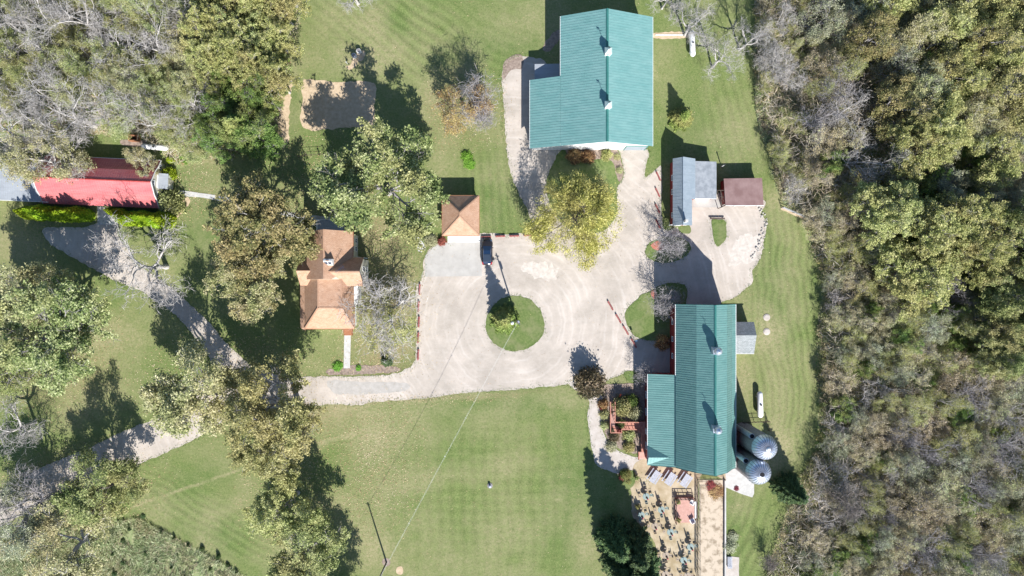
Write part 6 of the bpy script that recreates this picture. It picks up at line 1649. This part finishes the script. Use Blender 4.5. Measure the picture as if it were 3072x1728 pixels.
# ---- gas tanks
def tank(px, py, dx, dy, L, lab, m='tank'):
    x, y, _ = W(px, py, .8); F = Frame(x, y, math.atan2(-dy, dx)); r = .50; z = 1.0
    t = thing('gas_tank', lab, 'gas tank', (x, y, 0))
    h = L / 2
    pts = [(-h, .04), (-h + .06, .2), (-h + .2, .38), (-h + .42, .5), (h - .42, .5), (h - .2, .38), (h - .06, .2), (h, .04)]
    mb = MB(); mb.tube([F(u, 0, z) for u, _ in pts], [max(.04, q * r / .5) for _, q in pts], 24); mb.build('vessel', m, t, smooth=True)
    MB().lathe(F(0, 0, z + r - .06), [(.16, 0), (.17, .2), (.1, .26)], 14).build('valve_dome', 'iron' if m == 'tank' else m, t)
    for u in (-h * .55, h * .55): mb = MB(); mb.hexa([F(u - .12, -.42, 0), F(u + .12, -.42, 0), F(u + .12, .42, 0), F(u - .12, .42, 0), F(u - .12, -.3, z - r + .12), F(u + .12, -.3, z - r + .12), F(u + .12, .3, z - r + .12), F(u - .12, .3, z - r + .12)]); mb.build('cradle', 'stoneblock', t)
tank(2279, 1213, .03, 1, 4.75, 'white cylindrical gas tank on the lawn east of the gambrel barn')
tank(2076, 132, .05, 1, 4.7, 'white cylindrical gas tank under bare trees east of the largest barn')
tank(466, 442, 1, .07, 4.9, 'white cylindrical gas tank behind the rose-roofed barn')
x, y, _ = W(2010, 105); t = thing('white_pipe', 'long thin white pipe on the ground running from the largest barn to its tank', 'pipe', (x, y, 0)); MB().tube([(W(1966, 105)[0], y, .08), (W(2058, 104)[0], y, .08)], .07, 8).build('pipe', 'tank', t)

# ---- manholes / septic covers
def well(px, py, r, h, lab, m='concrete'):
    x, y, _ = W(px, py); t = thing('concrete_cover', lab, 'cover', (x, y, 0))
    MB().lathe((x, y, 0), [(r, 0), (r, h), (r * .9, h + .03)], 20).build('ring', m, t); MB().lathe((x, y, h + .031), [(r * .7, 0), (r * .7, .05), (r * .2, .06)], 18).build('lid', 'stone' if h > .3 else m, t)
well(1064, 170, .42, .75, 'western standing concrete drum on the straw patch of the north lawn', 'apron'); well(1078, 156, .42, .75, 'eastern standing concrete drum on the straw patch of the north lawn', 'apron')
well(2300, 952, .62, .06, 'northern flat concrete cover on the lawn east of the gambrel barn', 'gravel_path'); well(2300, 995, .62, .06, 'southern flat concrete cover on the lawn east of the gambrel barn', 'gravel_path')
x, y, _ = W(1042, 191); t = thing('vent_stake', 'thin white stake at the west end of the straw patch on the north lawn', 'stake', (x, y, 0)); MB().tube([(x, y, 0), (x, y, .9)], .06, 8).build('post', 'white', t); MB().lathe((x, y, .9), [(.09, 0), (.09, .06), (.01, .1)], 10).build('cap', 'white', t)
x, y, _ = W(1470, 1457); t = thing('well_cap', 'small round metal well head alone on the lower lawn', 'well head', (x, y, 0)); MB().lathe((x, y, 0), [(.5, 0), (.5, .08), (.3, .1)], 16).build('base', 'stone', t); MB().lathe((x, y, .1), [(.2, 0), (.2, .4), (.24, .42), (.1, .5)], 14).build('cap', 'steel', t)

# ---- fences
def fence(pts, lab, m, h=1.2, rails=3, step=2.2, post=.11, name='board_fence', rail_h=.12, pickets=0.0, cat='fence', t=.04):
    P = [Vector(W(*p)) for p in pts]; f = thing(name, lab, cat, tuple(P[0]))
    mb = MB()
    for a, b in zip(P, P[1:]):
        for k in range(rails):
            z = h * (k + 1) / rails - .06; mb.bar(a + Vector((0, 0, z)), b + Vector((0, 0, z)), t, rail_h)
        if pickets:
            L = (b - a).length; n = int(L / pickets)
            for i in range(n): q = a.lerp(b, (i + .5) / n); mb.bar(q + Vector((0, 0, .12)), q + Vector((0, 0, h - .05)), .025)
    mb.build('rail', m, f)
    for j, (a, b) in enumerate(zip(P, P[1:])):
        L = (b - a).length; n = max(1, round(L / step))
        for i in range(0 if j == 0 else 1, n + 1):
            q = a.lerp(b, i / n); MB().bar(q, q + Vector((0, 0, h + .06)), post).build('post', m, f)
    return f
fence([(2344, 624), (2413, 653), (2466, 675), (2527, 701)], 'pale board fence slanting from the east lawn into the wood', 'greywood', 1.25, 3)
fence([(898, 471), (935, 467), (985, 465)], 'dark wire garden fence between the tree shadows north of the farmhouse', 'timber', 1.3, 2, 1.9, .07, 'wire_fence', .03)
fence([(2226, 1266), (2262, 1264), (2303, 1262), (2303, 1290)], 'dark picket fence behind the northern silo', 'timber', 1.2, 2, 1.2, .07, 'picket_fence', .06, .16)
fence([(2090, 1434), (2172, 1434)], 'iron picket railing at the north end of the patio, nearest the gambrel barn', 'iron', 1.1, 2, 1.4, .05, 'iron_railing', .04, .14)
fence([(2090, 1728), (2090, 1580), (2090, 1434)], 'long iron railing dividing the patio from the sunken court', 'iron', 1.1, 2, 1.5, .05, 'iron_railing', .04, .14)
fence([(2122, 1452), (2097, 1452), (2097, 1728)], 'inner railing along the top of the court wall', 'iron', 1.0, 2, 1.5, .05, 'iron_railing', .04)
f = thing('court_wall', 'low pale kerb wall along the east side of the court', 'wall', W(2174, 1580)); x0, y0, _ = W(2172, 1752); x1, y1, _ = W(2175, 1440)
MB().box(x0, x1 + .02, y0, y1, 0, .45).build('wall', 'stoneblock', f); MB().box(x0 - .03, x1 + .05, y0, y1, .451, .52).build('coping', 'concrete', f)

# ---- sign post
x, y, _ = W(1903, 1020); t = thing('sign_post', 'small blue-topped sign post at the end of the slanting bumper row', 'sign post', (x, y, 0)); MB().tube([(x, y, 0), (x, y, 1.9)], .035, 8).build('post', 'iron', t); MB().box(x - .18, x + .18, y - .05, y + .05, 1.5, 1.95).build('sign_plate', paint('blue_sign', (.10, .25, .45)), t)

# ---- picnic tables
def picnic(px, py, lab, proto=[None]):
    x, y, _ = W(px, py, .7); ang = math.radians(56)
    if proto[0] is None:
        t = thing('picnic_table', lab, 'picnic table', (0, 0, 0), 'grey picnic tables by the gambrel barn'); F = Frame(0, 0, 0)
        mb = MB()
        for k in range(5): v = -.42 + k * .21; mb.box(-1.15, 1.15, v - .095, v + .095, .71, .75)
        mb.build('tabletop', 'greywood', t)
        for s_ in (-1, 1):
            mb = MB(); mb.box(-1.15, 1.15, s_ * .86 - .14, s_ * .86 - .01, .42, .46); mb.box(-1.15, 1.15, s_ * .86 + .01, s_ * .86 + .14, .42, .46); mb.build('bench', 'greywood', t)
        for u in (-.8, .8):
            mb = MB(); mb.bar((u, -.7, 0), (u, -.25, .70), .09); mb.bar((u, .7, 0), (u, .25, .70), .09); mb.bar((u, -.9, .38), (u, .9, .38), .08); mb.build('leg', 'greywood', t)
        proto[0] = t; t.location = (x, y, 0); t.rotation_euler = (0, 0, ang)
    else: dup(proto[0], (x, y, 0), ang, label=lab)
picnic(1964, 1430, 'westernmost of the three grey picnic tables below the gambrel barn'); picnic(2010, 1436, 'middle one of the three grey picnic tables below the gambrel barn'); picnic(2056, 1441, 'easternmost of the three grey picnic tables, nearest the iron railing')

# ---- round cafe sets with folded umbrellas
def cafe_proto(m, cloth):
    t = thing('patio_table', 'x', 'patio table', (0, 0, 0), 'round patio tables with folded umbrellas')
    MB().lathe((0, 0, .70), [(.58, 0), (.62, .02), (.58, .05)], 26).build('tabletop', m, t)
    MB().lathe((0, 0, 0), [(.28, 0), (.28, .04), (.05, .08), (.05, .70)], 14).build('base', m, t)
    u = MB().tube([(0, 0, .76), (0, 0, 2.35)], .025, 8).build('umbrella_pole', 'iron', t)
    MB().lathe((0, 0, 1.15), [(.15, 0), (.19, .25), (.15, .7), (.09, 1.1), (.02, 1.28)], 12).build('umbrella', 'umbrella', t)
    MB().lathe((0, 0, 2.36), [(.09, 0), (.12, .04), (.05, .12)], 10).build('umbrella_cap', cloth, t)
    return t
def chair_proto(m):
    t = thing('patio_chair', 'x', 'patio chair', (0, 0, 0), 'patio chairs round the umbrella tables')
    mb = MB(); mb.box(-.21, .21, -.21, .21, .41, .44); mb.build('seat', m, t)
    mb = MB(); mb.hexa([(-.24, .22, .5), (.24, .22, .5), (.24, .25, .5), (-.24, .25, .5), (-.22, .32, .92), (.22, .32, .92), (.22, .35, .92), (-.22, .35, .92)]); mb.build('backrest', m, t)
    for a, b in ((-1, -1), (1, -1), (-1, 1), (1, 1)): MB().bar((a * .21, b * .21, 0), (a * .21, b * .2, .41), .03).build('leg', m, t)
    for a in (-1, 1): MB().bar((a * .26, -.2, .62), (a * .26, .26, .62), .035).build('armrest', m, t)
    return t
TT = {'teal': cafe_proto('teal', 'pink'), 'rust': cafe_proto('rust', 'pink')}; CH = {'teal': chair_proto('teal'), 'rust': chair_proto('rust')}; usedp = set()
def place(protos, key, tagk, loc, rot, label):
    if (tagk, key) not in usedp:
        usedp.add((tagk, key)); o = protos[key]; o.location = loc; o.rotation_euler = (0, 0, rot)
    else: o = dup(protos[key], loc, rot)
    o["label"] = label
sets = [(1938, 1489, 'teal', 'in the north-west of the patio'), (1984, 1529, 'teal', 'just west of the red deck, the brightest teal set'), (1924, 1545, 'teal', 'at the edge of the spruce shade'), (1964, 1578, 'rust', 'south-west of the red deck, brown mesh'),
        (2011, 1596, 'teal', 'south of the red deck\'s west corner'), (1997, 1665, 'rust', 'close to the spruces, brown mesh'), (2071, 1640, 'teal', 'nearest the iron railing'), (2051, 1680, 'teal', 'in the patio\'s south, teal'), (1996, 1722, 'rust', 'at the bottom edge by the spruces'), (2062, 1727, 'rust', 'at the bottom edge by the railing')]
for i, (px, py, k_, wh) in enumerate(sets):
    x, y, _ = W(px, py, .7)
    place(TT, k_, 't', (x, y, 0), 0, 'round umbrella table ' + wh)
    a0 = RG.uniform(0, 1.5)
    nm = ['northern', 'western', 'southern', 'eastern']
    for j in range(4):
        a = math.pi / 2 + j * math.pi / 2 + RG.uniform(-.2, .2); cx_, cy_ = x + 1.0 * math.cos(a), y + 1.0 * math.sin(a)
        place(CH, 'rust' if j in (0, 1) else k_, 'c', (cx_, cy_, 0), a - math.pi / 2, '%s chair of the umbrella table %s' % (nm[j], wh))

# ---- red deck with furniture
x0, y0, _ = W(2026, 1568, .4); x1, y1, _ = W(2083, 1494, .4)
d = thing('red_deck', 'square red board deck beside the patio railing', 'deck', ((x0 + x1) / 2, (y0 + y1) / 2, 0))
mb = MB(); n = 24
for i in range(n): a = x0 + (x1 - x0) * i / n; mb.box(a + .006, a + (x1 - x0) / n - .006, y0, y1, .36, .40)
mb.build('floor', 'deckpink', d); MB().box(x0 + .03, x1 - .03, y0 + .03, y1 - .03, .05, .355).build('frame', 'deckred', d)
mb = MB()
for a, b in (((x0 + .03, y1 - .04), (x1, y1 - .04)), ((x0 + .03, y1 - .04), (x0 + .03, y0))):
    for z in (.75, 1.3): mb.bar((*a, z), (*b, z), .08)
    for i in range(5): t_ = i / 4; mb.bar((a[0] + (b[0] - a[0]) * t_, a[1] + (b[1] - a[1]) * t_, .36), (a[0] + (b[0] - a[0]) * t_, a[1] + (b[1] - a[1]) * t_, 1.34), .09)
mb.build('railing', 'timber', d)
def armchair(px, py, rot, lab):
    x, y, _ = W(px, py, .7); F = Frame(x, y, rot); t = thing('armchair', lab, 'armchair', (x, y, .4)); z = .4
    def bx(mb, a, b, c, d_, e, f_): mb.hexa([F(a, c, e), F(b, c, e), F(b, d_, e), F(a, d_, e), F(a, c, f_), F(b, c, f_), F(b, d_, f_), F(a, d_, f_)])
    mb = MB(); bx(mb, -.32, .32, -.32, .32, z + .3, z + .38); mb.build('seat', 'white', t)
    mb = MB(); bx(mb, -.32, .32, .32, .40, z + .3, z + .95); mb.build('backrest', 'white', t)
    for s_ in (-1, 1): mb = MB(); bx(mb, s_ * .38 - .06, s_ * .38 + .06, -.35, .38, z + .55, z + .60); mb.build('armrest', 'white', t)
    for a in (-.3, .3):
        for b in (-.28, .3): mb = MB(); bx(mb, a - .03, a + .03, b - .03, b + .03, z, z + .3); mb.build('leg', 'white', t)
armchair(2076, 1506, 2.6, 'white armchair in the north-east corner of the red deck'); armchair(2076, 1561, 3.6, 'white armchair in the south-east corner of the red deck')
PR['pot'] = Proto(bush(66, .9, .5, 700, 'lf_olive', size=.14, name='potted_plant', twigs=8), .9, .5)
def pot(px, py, z, mat, lab):
    x, y, _ = W(px, py, z); r = PR['pot'].put((x, y, z + .3), RG.uniform(0, 6), (1, 1, 1), lab, 'potted plant', None, {'foliage': mat}, 'potted_plant')
    MB().lathe((x, y, z), [(.16, 0), (.24, .38), (.26, .4), (.2, .41)], 14).build('pot', 'brownwood', r)
    return r
pot(2033, 1503, .4, 'lf_olive', 'potted plant in the north-west corner of the red deck'); pot(2034, 1557, .4, 'lf_yellow', 'potted plant in the south-west corner of the red deck'); pot(1911, 1518, 0, 'lf_yellow', 'yellow potted plant on the shaded west edge of the patio'); pot(1908, 1431, 0, 'lf_olive', 'single slim potted plant west of the picnic tables')
x, y, _ = W(2087, 1530, .45); t = thing('long_bench', 'narrow white bench between the red deck and the railing', 'bench', (x, y, 0)); MB().box(x - .16, x + .16, y - 1.5, y + 1.5, .42, .47).build('seat', 'white', t)
for dy in (-1.3, 0, 1.3): MB().box(x - .12, x + .12, y + dy - .05, y + dy + .05, 0, .42).build('leg', 'greywood', t)
x, y, _ = W(2191, 1690, .7); t = thing('slatted_bench', 'grey slatted bench on the gravel pad at the bottom edge east of the court', 'bench', (x, y, 0))
mb = MB()
for k in range(5): mb.box(x - .38 + k * .17, x - .38 + k * .17 + .12, y - 1.05, y + 1.05, .43, .47)
mb.build('seat', 'greywood', t)
for dy in (-.8, .8): MB().box(x - .36, x + .42, y + dy - .05, y + dy + .05, 0, .43).build('leg', 'greywood', t)

# ---- ramp, decks and steps west of the lean-to
r = thing('entrance_ramp', 'red timber ramp and slatted decks with railings along the west side of the gambrel barn', 'ramp', W(1880, 1280))
def deckpiece(name, q, z0, z1, m, slats=False):
    (ax, ay), (bx_, by) = q; x0, y0, _ = W(ax, by); x1, y1, _ = W(bx_, ay)
    if slats:
        mb = MB(); n = int((x1 - x0) / .16)
        for i in range(n): a = x0 + (x1 - x0) * i / n; mb.add([(a, y0, z0), (a + .10, y0, z0), (a + .10, y1, z1), (a, y1, z1), (a, y0, z0 + .05), (a + .10, y0, z0 + .05), (a + .10, y1, z1 + .05), (a, y1, z1 + .05)], [(3, 2, 1, 0), (4, 5, 6, 7), (0, 1, 5, 4), (1, 2, 6, 5), (2, 3, 7, 6), (3, 0, 4, 7)])
        return mb.build(name, m, r)
    return MB().hexa([(x0, y0, .06), (x1, y0, .06), (x1, y1, .06), (x0, y1, .06), (x0, y0, z0), (x1, y0, z0), (x1, y1, z1), (x0, y1, z1)]).build(name, m, r)
deckpiece('ramp_floor', ((1829, 1202), (1843, 1276)), .75, .15, 'deckpink')
deckpiece('corner_deck', ((1829, 1276.1), (1863, 1295)), .78, .78, 'deckred', False)
deckpiece('slatted_deck', ((1863.1, 1265), (1922, 1285)), .85, .85, 'deckred')
deckpiece('walkway', ((1922.1, 1262), (1941, 1352)), .9, .9, 'deckred')
deckpiece('connecting_deck', ((1910, 1285.1), (1922, 1295)), .86, .86, 'deckred')
x0, y0, _ = W(1914, 1376); x1, y1, _ = W(1945, 1352.1)
for k in range(5): MB().box(x0, x1, y0 + k * (y1 - y0) / 5, y0 + (k + 1) * (y1 - y0) / 5 - .03, .06, .9 * (k + 1) / 5.5).build('step', 'deckpink', r)
def rail(pts, z, h=.95):
    P = [Vector(W(a, b, z)) for a, b in pts]; mb = MB()
    for a, b in zip(P, P[1:]):
        for q in (h, h * .5): mb.bar(a + Vector((0, 0, q)), b + Vector((0, 0, q)), .13 if q == h else .06, .06)
        n = max(1, int((b - a).length / .6))
        for i in range(n + 1): c = a.lerp(b, i / n); mb.bar(c, c + Vector((0, 0, h - .04)), .07)
    mb.build('railing', 'deckred', r)
rail([(1829.5, 1203), (1829.5, 1295), (1862.5, 1295), (1862.5, 1285.5), (1911, 1285.5), (1911, 1295), (1922.5, 1295), (1922.5, 1352)], .78); rail([(1843, 1203), (1843, 1264.5), (1925, 1264.5)], .78); rail([(1914, 1352), (1914, 1376)], .5)
# slatted pergola top above the decks, throwing striped shade
x0, y0, _ = W(1850, 1283, 2.3); x1, y1, _ = W(1915, 1266, 2.3)
pot(1834, 1290, .8, 'lf_purple', 'purple potted plant in the corner of the slatted deck'); pot(1857, 1290, .8, 'lf_red', 'red potted plant on the slatted deck')
# red garden chair near path
for px, py, lab in ((1855, 1184, 'red-orange garden flag on a stick at the head of the ramp'), (1798, 1222, 'red garden flag beside the gravel path')):
    x, y, _ = W(px, py); t = thing('garden_flag', lab, 'flag', (x, y, 0)); MB().tube([(x, y, 0), (x, y, 1.1)], .02, 6).build('pole', 'iron', t)
    mb = MB(); mb.hexa([(x, y - .02, .35), (x + .42, y + .30, .5), (x + .42, y + .32, .5), (x, y, .35), (x, y - .3, 1.05), (x + .42, y + .05, 1.0), (x + .42, y + .07, 1.0), (x, y - .28, 1.05)]); mb.build('cloth', 'orangecloth', t)

# ---- stone edging, boulders and small dark planted shrubs
rr_ = random.Random(3); M['rubble'] = mottled('rubble', (.30, .28, .25), (.48, .45, .41), 6, .9, .5, 20)
for i in range(34):
    u = i / 33; px = 2283 + 12 * math.sin(u * 5) + rr_.uniform(-10, 8) - 30 * max(0, u - .75) * 4 * .3; py = 625 + 150 * u
    x, y, _ = W(px, py); s_ = rr_.uniform(.12, .30); mb = MB(); v = []
    for z_, q in ((0, 1), (.5, .95), (.8, .5)):
        for k in range(7): a = 6.283 * k / 7; v.append((x + s_ * q * math.cos(a) * rr_.uniform(.75, 1.2), y + s_ * q * math.sin(a) * rr_.uniform(.75, 1.2), .02 + s_ * z_))
    mb.add(v, [tuple(a * 7 + j for j in ()) or (a * 7 + j, a * 7 + (j + 1) % 7, (a + 1) * 7 + (j + 1) % 7, (a + 1) * 7 + j) for a in range(2) for j in range(7)] + [tuple(14 + j for j in range(7))])
    o = mb.build('stone', 'rubble'); tag(o, 'one of the pale rubble stones edging the gravel yard in front of the brown shed', 'stone', 'rubble stones at the yard edge')
Q = []
for row in range(7):
    for k_ in range(14):
        px = 418 + 38 * k_ - row * 26 + rr_.uniform(-13, 13); py = 1554 + 19.5 * k_ + row * 36 + rr_.uniform(-7, 7)
        if 300 < px < 790 and py < 1735 and not (px < 380 and py < 1610) and rr_.random() < (.95 if row == 0 else .72): Q.append((px, py))
for i, (px, py) in enumerate(Q):
    tree('bushA', px, py, rr_.uniform(4, 10), rr_.uniform(.4, 1.2), 'small dark young shrub in the planted rows of the rough meadow, bottom left', 'lf_spruce', cat='young shrub', name='young_shrub', group='young shrubs planted in the rough meadow', crown=.3)
